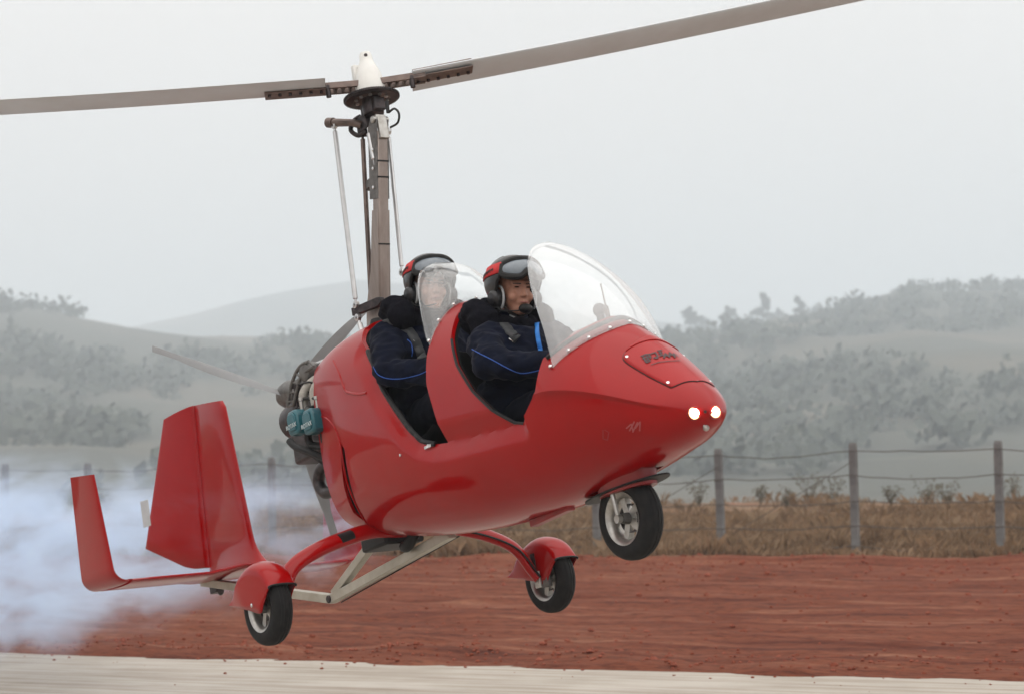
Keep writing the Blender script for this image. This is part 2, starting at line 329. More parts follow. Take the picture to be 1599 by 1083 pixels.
M['clod'] = mat('soil_clods', (.17, .044, .024), .95, noise=(3, (.28, .09, .06), .35, .7), spec=.1)
tag(cl.build('soil_clods', M['clod'], smooth=False), 'loose red soil clods scattered over the graded dirt strip', 'soil', kind='stuff')

# dry grass on the bank around the fence
def grassobj():
    n = 60000; s = rng.uniform(-22, 13, n); t_ = 13.6+np.abs(rng.normal(0, 1, n))**1.1*7.5; keep = t_ < 37.5; s, t_ = s[keep], t_[keep]; n = len(s)
    patch = np.array([mnoise.noise(Vector((a_*.35, b_*.5, 1.7))) for a_, b_ in zip(s, t_)])
    keep = rng.random(n) < np.clip(.55+patch*1.2, .12, 1); s, t_, patch = s[keep], t_[keep], patch[keep]; n = len(s)
    vs_ = []; fs = []; cols = []
    pal = [(.25, .165, .10), (.20, .13, .08), (.30, .21, .135), (.21, .14, .09), (.16, .105, .065)]
    for i in range(n):
        z = ground_z(s[i], t_[i]); p = st(s[i], t_[i], z-.02); c = pal[min(4, int(abs(random.gauss(0, 1.5))))]; k_ = random.uniform(.8, 1.15); c = tuple(v*k_ for v in c)
        hgt = random.uniform(.10, .34)*(.8+.9*max(0, patch[i]))*(1.6 if random.random() < .06 else 1)
        for k in range(7):
            an = random.uniform(0, 6.283); ln = random.uniform(.2, .75)*hgt; w_ = random.uniform(.004, .010)
            d = Vector((math.cos(an), math.sin(an), 0)); q = Vector((-d.y, d.x, 0))*w_; b0 = p+Vector((random.uniform(-.16, .16), random.uniform(-.16, .16), 0)); o = len(vs_)
            vs_ += [b0-q, b0+q, b0+d*ln*.4+q*.7+Vector((0, 0, hgt*.7)), b0+d*ln+Vector((0, 0, hgt*random.uniform(.75, 1.05)))]
            fs += [(o, o+1, o+2), (o, o+2, o+3)]; cols += [c]*4
    me = bpy.data.meshes.new('dry_grass'); me.from_pydata([tuple(v) for v in vs_], [], fs)
    at = me.color_attributes.new('tint', 'FLOAT_COLOR', 'POINT'); at.data.foreach_set('color', np.array([(*c, 1) for c in cols], dtype=np.float32).ravel())
    m = bpy.data.materials.new('dry_grass'); m.use_nodes = True; b = m.node_tree.nodes['Principled BSDF']; b.inputs['Roughness'].default_value = .9; b.inputs['Specular IOR Level'].default_value = .15
    a_ = m.node_tree.nodes.new('ShaderNodeAttribute'); a_.attribute_name = 'tint'; m.node_tree.links.new(a_.outputs['Color'], b.inputs['Base Color'])
    return link('dry_grass', me, m, smooth=False)
tag(grassobj(), 'dry straw coloured grass covering the bank around the wire fence', 'grass', kind='stuff')

# tall weeds on the edge of the bank
M['weed'] = mat('weed_leaf', (.055, .048, .03), .8, noise=(9, (.11, .085, .05), .35, .7))
def weed(px, t_, h_, label):
    r = wray(px, 700); r.z = 0; q = None
    for k in range(1, 4000):
        p = CAMP+r*(k*.02); p.z = 0
        if tos(p)[1] > t_: break
    s, _ = tos(p); base = st(s, t_, ground_z(s, t_)); root = empty('weed_plant', Matrix.Translation(base)); mbs = MB(); mbl = MB()
    for k in range(9):
        an = random.uniform(0, 6.28); ln = random.uniform(.1, .5)*h_; tip = Vector((math.cos(an)*ln, math.sin(an)*ln, h_*random.uniform(.6, 1)))
        mid = tip*.5+Vector((0, 0, .12*h_)); pts = bez([(0, 0, 0), mid, tip], 8); mbs.tube(pts, [.008]*4+[.004]*(len(pts)-4), 5)
        for u in range(16):
            p_ = pts[random.randint(2, len(pts)-1)]+Vector((random.gauss(0, .05), random.gauss(0, .05), random.gauss(0, .05))); d = Vector((random.gauss(0, 1), random.gauss(0, 1), random.gauss(0, .6))).normalized()*random.uniform(.04, .1); e = d.orthogonal().normalized()*random.uniform(.015, .035)
            mbl.add([p_, p_+d*.5+e, p_+d, p_+d*.5-e], [(0, 1, 2, 3)])
    mbs.build('stem', M['weed'], root); mbl.build('leaves', M['weed'], root, smooth=False)
    tag(root, label, 'weed', 'weeds on the edge of the bank'); return root
for px, t_, h_ in ((1090, 33, .75), (1185, 34.5, .6), (1262, 35, .9), (1296, 34, .8), (1388, 35, .55), (1445, 33, .9), (1478, 34, .8), (1578, 34, .9), (1225, 33, .55), (60, 33, .8), (165, 34, .75), (400, 34, .95), (455, 33, .8)):
    weed(px, t_, h_, 'scraggly dark weed sticking up at the edge of the dry bank')

# wire fence with concrete posts
F0 = Vector((-10.42, 38, 0)); FD = Vector((1.96, -1.125, 0)); FS = FD.normalized()
fence = empty('wire_fence', Matrix.Translation(F0+Vector((0, 0, -.1))))
tag(fence, 'wire fence of grey concrete posts along the red dirt strip', 'fence')
tops = {}
pm = MB()
for k in range(7):
    z = [0-.3, .3, .7, 1.1, 1.5, 1.74, 1.78][k]; w_ = [.054]*5+[.052, .04]
    pm.v += [Vector((x*w_[k], y*w_[k], z)) for x, y in ((-1, -1), (1, -1), (1, 1), (-1, 1))]
for k in range(6):
    pm.f += [(k*4+j, k*4+(j+1) % 4, k*4+4+(j+1) % 4, k*4+4+j) for j in range(4)]
pm.f += [(24, 25, 26, 27)]
pme = pm.mesh('post')
for n in range(-3, 13):
    o = link('post', pme, M['post'], fence, smooth=False) if n == -3 else bpy.data.objects.new('post', pme)
    if n > -3: COL.objects.link(o); o.parent = fence
    p = F0+FD*n; s, t_ = tos(p); z = ground_z(s, t_)
    lean = random.uniform(-.012, .012); o.location = FD*n+Vector((0, 0, z+.1+random.uniform(-.03, .03))); o.rotation_euler = (random.uniform(-.012, .012), lean, math.atan2(FS.y, FS.x)+random.uniform(-.05, .05))
    tops[n] = o.location.copy()
for hh in (1.66, 1.28, .88, .5, .18):
    wm = MB(); pts = []
    for n in range(-3, 12):
        a_, b_ = tops[n], tops[n+1]
        for k in range(8):
            u = k/8; p = a_.lerp(b_, u)+Vector((0, 0, hh-.05*math.sin(math.pi*u)*(1+.5*math.sin(n*3.1+hh*7))+.006*random.gauss(0, 1))); pts.append(p-Vector((-FS.y, FS.x, 0))*.075)
    wm.tube(pts, .008, 5); wm.build('wire', M['wire'], fence)
for n in (6, 7, 2):
    wm = MB(); wm.tube([tops[n]+Vector((0, -.08, .3)), tops[n+1]+Vector((0, -.08, 1.5))], .006, 5); wm.build('brace_wire', M['wire'], fence)

# hills
SKYX = [-900, -300, 0, 120, 250, 400, 550, 800, 1050, 1150, 1250, 1350, 1430, 1500, 1599, 2000, 2600]
SKYY = [470, 478, 492, 515, 535, 543, 548, 545, 532, 520, 507, 490, 474, 474, 474, 480, 500]
FARX = [-900, 0, 180, 300, 380, 450, 560, 700, 900, 1100, 1700, 2600]
FARY = [560, 540, 516, 492, 470, 455, 438, 450, 490, 510, 520, 530]
def skyh(px, xs, ys, d):
    y = float(np.interp(px, xs, ys)); hor = 700-.0262*(px-800); return CAMH+(hor-y)/FPX*d
D1, D2 = 1200., 2400.
def hill_z(az, r):
    px = 799.5+FPX*math.tan(az); x, y = r*math.sin(az), r*math.cos(az); d = y
    h1 = skyh(px, SKYX, SKYY, D1); h2 = skyh(px, FARX, FARY, D2)
    n = mnoise.fractal(Vector((x*.009, y*.009, 1.3)), 1, 2, 4)
    z = -7.5 + (h1+7.5)*sm(200, D1, d+25*n)
    if d > D1: z = h1 - (h1+2)*sm(D1+30, 1800, d)
    z += (h2+2)*sm(1800, D2, d) if d > 1800 else 0
    if d > D2: z = h2-(h2-20)*sm(D2, 3200, d)
    return z + n*3.5*sm(80, 400, d)*(1-.75*sm(D1-150, D1, d))
az = np.radians(np.linspace(-45, 45, 200)); rr = np.concatenate([np.arange(48, 200, 12), np.arange(200, 1240, 20), np.arange(1240, 1800, 60), np.arange(1800, 2480, 45), np.arange(2480, 3300, 120)])
hm = MB(); hm.grid([[Vector((r/math.cos(a_)*math.sin(a_), r, hill_z(a_, r/math.cos(a_)))) for a_ in az] for r in rr])
M['hill'] = mat('hillside', (.085, .088, .075), .95, noise=(.006, (.16, .135, .105), .46, .66), spec=.1)
tag(hm.build('hills', M['hill'], sharp=80), kind='structure')
def hillp(px, d): a_ = math.atan2(px-799.5, FPX); r = d/math.cos(a_); return Vector((d*math.tan(a_), d, hill_z(a_, r)))

M['leaf'] = mat('foliage', (.055, .066, .055), .85, noise=(.6, (.075, .085, .066), .35, .7))
M['bark'] = mat('bark', (.08, .06, .045), .9, noise=(3, (.05, .04, .03), .4, .7))
def leafpuff(mb, c, r, n, size):
    for i in range(n):
        d = Vector((random.gauss(0, 1), random.gauss(0, 1), random.gauss(0, .75))); d = d.normalized()*random.random()**.45
        p = c+Vector((d.x*r[0], d.y*r[1], d.z*r[2])); u = Vector((random.gauss(0, 1), random.gauss(0, 1), random.gauss(0, 1))).normalized(); v = u.orthogonal().normalized()*size*random.uniform(.5, 1); u = u*size*random.uniform(.6, 1.2)
        mb.add([p-u*.5, p+v*.5, p+u*.5, p-v*.5], [(0, 1, 2, 3)])
def tree(px, topy, d, kind, label):
    base = hillp(px, d); hgt = max(2.5, W(px, topy, d).z-base.z); root = empty('hill_tree', Matrix.Translation(base)); tr = MB(); cr = MB()
    lean = random.uniform(-.04, .04)*hgt; pts = bez([(0, 0, -.5), (lean*.4, 0, hgt*.5), (lean, 0, hgt*.95)], 8); tr.tube(pts, [.16*hgt/6*(1-.8*i/(len(pts)-1)) for i in range(len(pts))], 7)
    nb = {'pine': 9, 'round': 8, 'bush': 6}[kind]
    for k in range(nb):
        u = (k+.5)/nb; an = random.uniform(0, 6.28)
        if kind == 'pine': z = hgt*(.35+.62*u); rad = hgt*.24*(1.1-u*.75)*random.uniform(.6, 1.1)
        elif kind == 'round': z = hgt*(.45+.45*u); rad = hgt*.3*math.sin(math.pi*(.25+.6*u))*random.uniform(.7, 1.1)
        else: z = hgt*(.2+.6*u); rad = hgt*.45*math.sin(math.pi*(.3+.5*u))
        c = Vector((lean*z/hgt+math.cos(an)*rad*.8, math.sin(an)*rad*.8, z)); tr.tube([Vector((lean*z/hgt, 0, z-hgt*.08)), c], [.04*hgt/6, .02*hgt/6], 5)
        leafpuff(cr, c, (rad*.8, rad*.8, hgt*.085 if kind != 'bush' else hgt*.2), 130, hgt*.085)
    leafpuff(cr, Vector((lean, 0, hgt*.93)), (hgt*.09, hgt*.09, hgt*.07), 80, hgt*.07)
    tr.build('trunk', M['bark'], root); cr.build('crown', M['leaf'], root, smooth=False)
    return tag(root, label, 'tree', 'trees on the hill crest')
for px, ty, kind, lb in ((1078, 478, 'round', 'low tree at the foot of the crest beside the red nose'), (1138, 477, 'round', 'dense round tree lower down the hazy crest'),
        (1194, 457, 'pine', 'tall ragged pine leaning over the falling crest'), (1250, 462, 'pine', 'slim pine with a small lone top on the crest'), (1281, 472, 'bush', 'small bushy tree beside the slim pine on the crest'),
        (1346, 470, 'bush', 'low wide shrub halfway up the hill crest'), (1384, 464, 'bush', 'low shrub just below the tallest crest tree'), (1428, 437, 'pine', 'tallest pine standing at the top of the hazy hill'), (1450, 448, 'round', 'broad crown tree next to the tallest pine'),
        (1476, 452, 'round', 'round tree on the hilltop behind the broad crown'), (1536, 457, 'bush', 'single small tree on the level hilltop'),
        (85, 486, 'round', 'lone tree on the lower hill crest behind the tail'), (132, 508, 'bush', 'small bush on the lower hill crest behind the tail')):
    tree(px, ty, D1-10, kind, lb)
for px, ty, kind in ((1048, 506, 'bush'), (1098, 492, 'bush'), (1165, 490, 'bush'), (1218, 480, 'bush'), (1312, 478, 'bush'), (1366, 468, 'bush'), (1405, 456, 'round'), (1500, 459, 'bush'), (1566, 463, 'bush'), (1592, 460, 'round')):
    tree(px, ty, D1-12, kind, 'soft hazy shrub filling the gaps between taller trees on the crest')
wd = MB()
for i in range(1900):
    px = random.choice([random.uniform(-250, 560), random.uniform(980, 1900)]); d = 300+(D1-304)*random.random()**.8; p = hillp(px, d)
    if mnoise.noise(Vector((p.x*.008, p.y*.0055, 8.8))) < -.02 and d < D1-60: continue
    r = random.uniform(3.2, 8.5)*(.55 if d > D1-90 else 1); leafpuff(wd, p+Vector((0, 0, r*.45)), (r, r, r*.7), 34, r*.5)
tag(wd.build('hillside_scrub', M['leaf'], smooth=False), 'hazy scrub and woodland covering the distant hillsides', 'woodland', kind='stuff')
# ================================================================== GYROPLANE
gy = empty('gyroplane', MW)
tag(gy, 'red open two seat gyroplane flying low over the runway edge with lit nose lights', 'gyroplane')
ST = np.array([  # x, z top, z bottom, half width, z of max width, upper / lower roundness
(-.30,1.345,.40,.262,.90,4.2,3.2),(-.12,1.385,.335,.305,.86,3.4,2.9),(.1,1.41,.28,.345,.78,2.7,2.5),(.4,1.40,.22,.372,.69,2.3,2.35),
(.8,1.32,.17,.385,.60,2.2,2.3),(1.2,1.205,.145,.385,.56,2.1,2.3),(1.6,1.065,.14,.382,.575,1.8,2.3),(1.9,.93,.16,.358,.57,1.55,2.3),
(2.05,.845,.177,.328,.53,1.5,2.3),(2.2,.720,.195,.278,.468,1.5,2.2),(2.33,.588,.215,.213,.402,1.55,2.2),(2.42,.483,.24,.152,.358,1.7,2.1),
(2.48,.402,.265,.093,.333,1.9,2.),(2.515,.335,.30,.025,.318,2,2)])
GRAD = np.gradient(ST[:, 1:], ST[:, 0], axis=0); SC = {}
def sect(x):
    if x not in SC: SC[x] = sect_(x)
    return SC[x]
def sect_(x):
    Xs = ST[:, 0]; i = int(np.clip(np.searchsorted(Xs, x)-1, 0, len(Xs)-2)); m_ = GRAD
    h = Xs[i+1]-Xs[i]; u = (x-Xs[i])/h
    return (2*u**3-3*u**2+1)*ST[i, 1:]+(u**3-2*u**2+u)*h*m_[i]+(-2*u**3+3*u**2)*ST[i+1, 1:]+(u**3-u**2)*h*m_[i+1]
# cockpit openings seen from the side
def xz(px, py, y): p = U(px, py, y); return (p.x, p.z)
open_r = [xz(*q) for q in ((694,691,-.375),(674,693,-.378),(652,688,-.378),(633,669,-.375),(617,647,-.37),(589,606,-.355),(571,568,-.335),(567,548,-.29))]+[(.20,1.36),(.16,1.9),(.955,1.9),(.955,1.235)]+[xz(*q) for q in ((672,555,-.30),(673,600,-.335),(680,630,-.355),(690,668,-.37))]
open_f = [xz(*q) for q in ((703,530,-.29),(715,570,-.33),(740,610,-.36),(770,640,-.375),(795,660,-.378),(808,661,-.378),(820,645,-.375),(840,610,-.36))]+[(1.83,.735),(1.99,.875),(2.0,1.9),(1.05,1.9),(1.045,1.22)]
def segd(p, a_, b_):
    ax, az_ = a_; bx, bz = b_; dx, dz = bx-ax, bz-az_; u = max(0, min(1, ((p[0]-ax)*dx+(p[1]-az_)*dz)/(dx*dx+dz*dz+1e-12))); return math.hypot(p[0]-ax-u*dx, p[1]-az_-u*dz)
LIP = open_r[:8]; LIPS = [(LIP[i], LIP[i+1]) for i in range(7)]+[(open_r[0], open_f[5])]
def hullpt(x, an, inset=0, lip=True):
    zt, zb, w_, zm, nu, nl = sect(x); s, c = math.sin(an), math.cos(an); n = nu if c > 0 else nl
    ys = math.copysign(abs(s)**(2/n), s)*max(.004, w_-inset); z = zm+((zt-zm) if c > 0 else (zm-zb))*math.copysign(abs(c)**(2/n), c)*(1-inset/.5)
    if lip and 0 < x < 1.7:                                # sloping lip round the rear cockpit and along the sill
        d = min(segd((x, z), *q) for q in LIPS)
        if d < .085 and abs(ys) > .18: ys *= 1-.085*(1-d/.085)
    if 1.7 < x < 2.48:                                     # raised crease along the nose side
        k = sm(1.72, 1.9, x)*(1-sm(2.34, 2.47, x)); dz = z-zm
        ys += math.copysign(.017*k*(math.exp(-dz/.055) if dz >= 0 else math.exp(-(dz/.012)**2)), ys)*min(1, abs(ys)/.05)
    return Vector((x, ys, z))
def hull(inset, x0, x1, nx=230, na=168, lip=True):
    mb = MB(); xs = x0+(x1-x0)*np.linspace(0, 1, nx); xs = np.where(xs > 2.2, 2.2+(xs-2.2), xs); rows = [[hullpt(float(x), 2*math.pi*(j+.5)/na, inset, lip) for j in range(na)] for x in xs]
    mb.grid(rows, True); mb.f.append(tuple(reversed(range(na)))); k = (nx-1)*na; mb.f.append(tuple(range(k, k+na))); return mb
def boolop(base, cutters, op='DIFFERENCE'):
    o = bpy.data.objects.new('tmp', base); COL.objects.link(o); cs = []
    for c in cutters:
        q = bpy.data.objects.new('tmpc', c); COL.objects.link(q); cs.append(q); m = o.modifiers.new('b', 'BOOLEAN'); m.operation = op; m.object = q; m.solver = 'EXACT'
    me = evalmesh(o)
    for q in cs+[o]: bpy.data.objects.remove(q)
    return me
def prismxz(poly, hw=1.0): mb = MB(); mb.prism(poly, (0, 0, 0), (1, 0, 0), (0, 0, 1), 2*hw); return mb.mesh('c')
cut_r, cut_f = prismxz(open_r), prismxz(open_f)
outer = hull(0, -.30, 2.515); OUT = BVHTree.FromPolygons(outer.v, outer.f)
inner = hull(.016, -.5 if False else -.295, 2.47)
# open the rear end for the engine bay
rearcut = MB(); rearcut.box((-.30, 0, .95), (.10, .44, .62))
slot = MB(); slot.prism([xz(535,690,-.32), xz(541,700,-.33), xz(553,750,-.30), xz(571,806,-.24), xz(572,813,-.22), xz(556,800,-.24), xz(541,760,-.29), xz(535,720,-.32)], (0, 0, 0), (1, 0, 0), (0, 0, 1), 1.2)
wellcut = MB(); wellcut.box((1.86, 0, .12), (.40, .13, .25))
shell = boolop(outer.mesh('h'), [inner.mesh('hi'), cut_r, cut_f, rearcut.mesh('c'), slot.mesh('c'), wellcut.mesh('c')])
fus = link('fuselage', shell, M['red'], gy, sharp=28)
lin = hull(.022, -.285, 2.44, 90, 72); lin2 = hull(.03, -.275, 2.42, 90, 72)
link('cockpit_lining', boolop(lin.mesh('l'), [lin2.mesh('l2'), cut_r, cut_f, wellcut.mesh('c')]), M['cavity'], gy)
def hit(px, py, off=.003, tree=None):
    r = bray(px, py); l_, n_, i_, d_ = (tree or OUT).ray_cast(CB, r)
    if l_ is None: return None, None
    if n_.dot(r) > 0: n_ = -n_
    return l_+n_*off, n_
def strip(mb, pxs, wid, off=.003, tree=None):           # ribbon laid on a surface
    L_ = []; 
    for q in pxs:
        p, n_ = hit(q[0], q[1], off, tree)
        if p is not None: L_.append((p, n_))
    rows = []
    for i, (p, n_) in enumerate(L_):
        d = (L_[min(i+1, len(L_)-1)][0]-L_[max(i-1, 0)][0]).normalized(); sd_ = d.cross(n_).normalized()*wid/2; rows.append([p-sd_, p+sd_])
    if len(rows) > 1: mb.grid(rows)
def dens(pts, n=12):
    out = []
    for (x0, y0), (x1, y1) in zip(pts, pts[1:]): out += [(x0+(x1-x0)*k/n, y0+(y1-y0)*k/n) for k in range(n)]
    return out+[pts[-1]]
def smoothpx(pts, n=40): return [(p.x, p.y) for p in bez([(x, y, 0) for x, y in pts], n)]
# recess moulding at the shoulder behind the rear seat
pts = [hit(x, y, -.003)[0] for x, y in smoothpx([(520,563),(530,585),(538,608),(546,613),(560,615),(572,613)], 24)]
for s in (1, -1): sh = MB(); sh.tube([V(p.x, p.y*s, p.z) for p in pts], .009, 8); sh.build('shoulder_moulding', M['red'], fus)
# panel arc of the rear air scoop, with a raised cheek
sc = MB(); arc = [hit(x, y, .001) for x, y in smoothpx([(500,649),(512,654),(523,668),(531,690),(536,720),(544,758),(560,795),(572,815)], 40)]; arc = [p for p, n_ in arc if p]
for s in (1, -1): sc.tube([V(p.x, p.y*s, p.z) for p in arc], .005, 6)
sc.build('scoop_rim', M['red'], fus)
# black edging round the openings
ed = MB()
def edgepath(poly):
    out = []
    for i in range(len(poly)-1):
        for k in range(14): u = k/14; out.append((poly[i][0]*(1-u)+poly[i+1][0]*u, poly[i][1]*(1-u)+poly[i+1][1]*u))
    return out+[poly[-1]]
def sidey(x, z):                                        # outer surface at (x, z) on the starboard side
    l_, n_, i_, d_ = OUT.ray_cast(V(x, -2, z), V(0, 1, 0)); return l_.y if l_ else None
er = MB()
for s in (1, -1):
    pts = [V(x, sidey(x, z)*s, z) for x, z in edgepath(open_r[1:8]) if sidey(x, z)]
    er.tube(pts, .013, 8)
er.build('edge_trim', M['black'], gy)
ef = MB()
for s in (1, -1): ef.tube([V(x, sidey(x, z)*s+.004*s, z) for x, z in edgepath(open_f[:6])], .007, 8)
ef.build('edge_trim', M['black'], gy)
# hatch on the nose with print and screws
hp = [hit(x, y, 0)[0] for x, y in ((1008,537),(985,544),(974,555),(978,566),(1010,586),(1040,601),(1053,603),(1070,603))]
half = [(p.x, min(p.y, 0)) for p in hp]; half[0] = (half[0][0], 0); half[-1] = (half[-1][0], 0)
half = [(p.x, p.y) for p in bez([(x, y, 0) for x, y in half], 40)]
def ontop(x, y, off): l_, n_, i_, d_ = OUT.ray_cast(V(x, y, 3), V(0, 0, -1)); return l_+n_*(off if n_.z > 0 else -off)
hb = MB(); rows = []
for x, y in half:
    rows.append([ontop(x, y*k/10, .0045) for k in range(-10, 11)])
hb.grid(rows); hatch = hb.build('nose_hatch', M['panel'], fus, sharp=60, solid=-.004)
hr = MB(); loop = [ontop(x, y, .0005) for x, y in half]+[ontop(x, -y, .0005) for x, y in reversed(half)]
hr.tube(loop+[loop[0]], .0035, 6); hr.build('hatch_gap', M['black'], hatch)
for x, y in ((979,558),(1043,598)):
    p, n_ = hit(x, y, .004); 
    for s in (1, -1):
        b = MB(); b.lathe([(.0, -.002), (.008, -.001), (.007, .003), (.003, .004)], V(p.x, p.y*s, p.z), V(n_.x, n_.y*s, n_.z), 12); b.build('screw', M['chrome'], hatch)
def onhatch(zx, zy): return (930+zx/6.018, 480+zy/6.018)
pr = MB()
strokes = [[(425,470),(470,452),(520,447)],[(440,492),(525,466)],[(450,468),(470,515)],[(478,460),(496,505)],[(500,452),(520,490)],[(470,512),(500,495),(512,512),(482,528),(470,512)],
 [(520,445),(560,432),(585,470),(545,486)],[(562,490),(590,480)],[(578,418),(622,412)],[(596,415),(620,462)],[(590,440),(628,432)],[(600,468),(636,452)],[(640,486),(652,440),(690,476)],[(648,466),(680,460)],[(692,480),(690,432),(738,474)],[(700,458),(728,452)],[(742,484),(728,440),(770,470)]]
for q in strokes: strip(pr, dens([onhatch(*p) for p in q], 6), .0085, .0075)
pr.build('hatch_lettering', M['ink'], hatch, smooth=False)
pl = MB(); strip(pl, dens([onhatch(*p) for p in ((520,548),(600,522),(700,512),(790,508))], 8), .004, .0075); pl.build('hatch_underline', M['ink'], hatch, smooth=False)
# worn pale marks on the side of the nose
wm = MB()
for q in ([(978,668),(986,661),(989,673)],[(983,672),(991,657)],[(988,674),(996,658)],[(992,668),(1000,657),(999,672)]): strip(wm, dens(q, 6), .006, .002)
wm.build('worn_marking', M['paleink'], fus, smooth=False)
wm = MB(); strip(wm, dens([(942,670),(942,684),(949,686),(951,674),(944,670)], 6), .004, .002); wm.build('worn_marking', M['darkred'], fus, smooth=False)
# nose lights, towing eye
for px, py in ((1085,644),(1117,642)):
    p, n_ = hit(px, py, 0); f_ = V(1, 0, 0); ax = (n_*.35+V(1, -.25, -.05)).normalized()
    b = MB(); b.lathe([(.026, -.05), (.030, .0), (.0295, .008), (.026, .009), (.025, -.045)], p-f_*.006, ax, 28, True); hl = b.build('headlight', M['darkred'], gy)
    b = MB(); b.lathe([(.0, -.02), (.0245, -.02), (.0245, .004), (.016, .008), (.0, .009)], p-f_*.006, ax, 28); b.build('lens', M['lamp'], hl); b = MB(); b.ell(p+ax*.004, (.014, .017, .017), 16); b.build('bulb', M['bulb'], hl)
p, n_ = hit(1102,666, 0); b = MB(); b.lathe([(.013, -.02), (.013, .01), (.008, .016)], p, n_, 14); b.tube([p+n_*.012+V(0, .012*math.cos(k*.6), .016+.014*math.sin(k*.6)) for k in range(11)], .005, 6); b.build('towing_eye', M['rim'], gy)
p, n_ = hit(1101,642, .002); b = MB(); b.lathe([(.007, -.004), (.006, .004)], p, n_, 10); b.build('screw', M['dark'], gy)
for px, py in ((626,710),(671,697)):
    p, n_ = hit(px, py, .001)
    b = MB()
    if px < 650: b.lathe([(.008, -.006), (.007, .006), (.003, .008)], p, n_, 10)
    else: b.box(p+n_*.004, (.06, .016, .014)); b.lathe([(.011, -.006), (.010, .012)], p+V(.0, 0, 0), n_, 12)
    b.build('catch', M['chrome'], gy)
# nose wheel fairing and mud plate under the belly
b = MB(); rows = []
for k in range(9):
    u = k/8; z = .25-.135*u; h0 = .26-.05*u; rows.append([V(1.86+.20*math.cos(q)*(1.0 if math.cos(q) > 0 else 1.0)*(1-.12*u), (.105-.015*u)*math.sin(q), z) for q in [2*math.pi*j/28 for j in range(28)]])
b.grid(rows, True); b.f.append(tuple(range(8*28, 9*28))); b.build('nose_wheel_fairing', M['darkred'], gy)
b = MB(); out = [(.27*math.cos(q)*(1.1 if math.cos(q) > 0 else 1), .105*math.sin(q)) for q in [2*math.pi*j/32 for j in range(32)]]
b.prism(out, (1.84, 0, .128), (1, 0, .02), (0, 1, 0), .008); b.build('mud_plate', M['black'], gy, bevel=.002)
b = MB(); out = [(-.16, 0), (.15, .012), (.15, -.02), (-.16, -.035)]; b.prism(out, (1.28, 0, .145), (1, 0, 0), (0, 0, 1), .05); b.build('belly_strake', M['darkred'], gy, bevel=.006)
# windshields
def shield(name, base, top, bulge, ns=41, nv=18):
    def arcp(P_, n):
        d = [0]
        for i in range(1, len(P_)): d.append(d[-1]+(P_[i]-P_[i-1]).length)
        return [V(*(float(np.interp(u*d[-1], d, [q[k] for q in P_])) for k in range(3))) for u in np.linspace(0, 1, n)]
    B_, T_ = arcp(base, ns), arcp(top, ns); rows = []
    for v in np.linspace(0, 1, nv):
        row = []
        for i in range(ns):
            e = math.sin(math.pi*i/(ns-1)); s = -1+2*i/(ns-1); o = V(.75, .55*s, .55).normalized()
            row.append(B_[i].lerp(T_[i], float(v))+o*bulge*4*v*(1-v)*e)
        rows.append(row)
    mb = MB(); mb.grid(rows); o = mb.build(name, M['glass' if name == 'windshield' else 'rglass'], gy, sharp=80); m = o.modifiers.new('s', 'SOLIDIFY'); m.thickness = .003; return o, B_, T_
basef = [ontop(2.095-.185*abs(s)**1.9, s*.325, .004) for s in np.linspace(-1, 1, 33)]
topf = [U(864,565,-.325), U(850,519,-.315), U(835,472,-.29), U(826,434,-.25), U(824,408,-.20), U(829,390,-.14), U(840,381,-.075), U(856,377,0)]
topf[0] = basef[0]; topf = bez(topf, 42); topf = topf+[V(p.x, -p.y, p.z) for p in reversed(topf[:-1])]
wsf, BF, TF = shield('windshield', basef, topf, .055)
baser = [ontop(.985-.03*abs(s)**2, s*.30, .004) for s in np.linspace(-1, 1, 33)]
topr = [baser[0], U(664,524,-.285), U(656,480,-.265), U(652,449,-.225), U(656,424,-.165), U(670,412,-.10), U(688,409,-.03), U(694,409,0)]
topr = bez(topr, 42); topr = topr+[V(p.x, -p.y, p.z) for p in reversed(topr[:-1])]
wsr, BR, TR = shield('rear_windshield', baser, topr, .045)
for (wso, Bx, n_, frac) in ((wsf, BF, 9, (.02, .98)), (wsr, BR, 7, (.03, .97))):
    for u in np.linspace(frac[0], frac[1], n_):
        p = Bx[int(u*(len(Bx)-1))]; l_, nn, i_, d_ = OUT.find_nearest(p); nn = nn if nn.z > 0 else -nn
        b = MB(); b.lathe([(.009, -.004), (.009, .004), (.005, .008)], l_+nn*.007+V(-.012, 0, .008), nn, 12); b.build('rivet', M['chrome'], wso)
# dark seal on the coaming just behind the glass
b = MB(); b.tube([ontop(2.035-.185*abs(s)**1.9, s*.315, .006) for s in np.linspace(-.98, .98, 40)], (.010), 8); b.build('coaming_seal', M['black'], gy)
# instrument hood, compass and aerial behind the windshield
b = MB(); rows = []
for k in range(13):
    q = math.pi*k/12; rows.append([V(x, .23*math.cos(q)*(1-.1*i), z0+.13*math.sin(q)) for i, (x, z0) in enumerate(((2.0, .70), (1.9, .74), (1.82, .75), (1.79, .73)))])
b.grid(rows); b.build('instrument_hood', M['red'], gy, solid=.006)
b = MB(); b.prism([(-.2, -.14), (.2, -.14), (.2, .02), (.12, .1), (-.12, .1), (-.2, .02)], (1.80, 0, .74), (0, 1, 0), (.15, 0, 1), .02); b.build('instrument_panel', M['black'], gy, bevel=.004)
for i, (y, z, r) in enumerate(((-.12, .74, .04), (-.02, .74, .04), (.08, .74, .04), (-.07, .66, .03), (.03, .66, .03))):
    b = MB(); b.lathe([(r, 0), (r, -.012), (r*.9, -.014), (r*.88, -.008), (0, -.008)], (1.788, y, z), (1, 0, 0), 20); b.build('gauge', M['grey'], gy)
p = U(936,484, -.02); b = MB(); b.ell(p, (.03, .03, .032), 16); b.lathe([(.02, -.05), (.016, 0)], p, (0, 0, 1), 12); b.build('compass', M['dark'], gy)
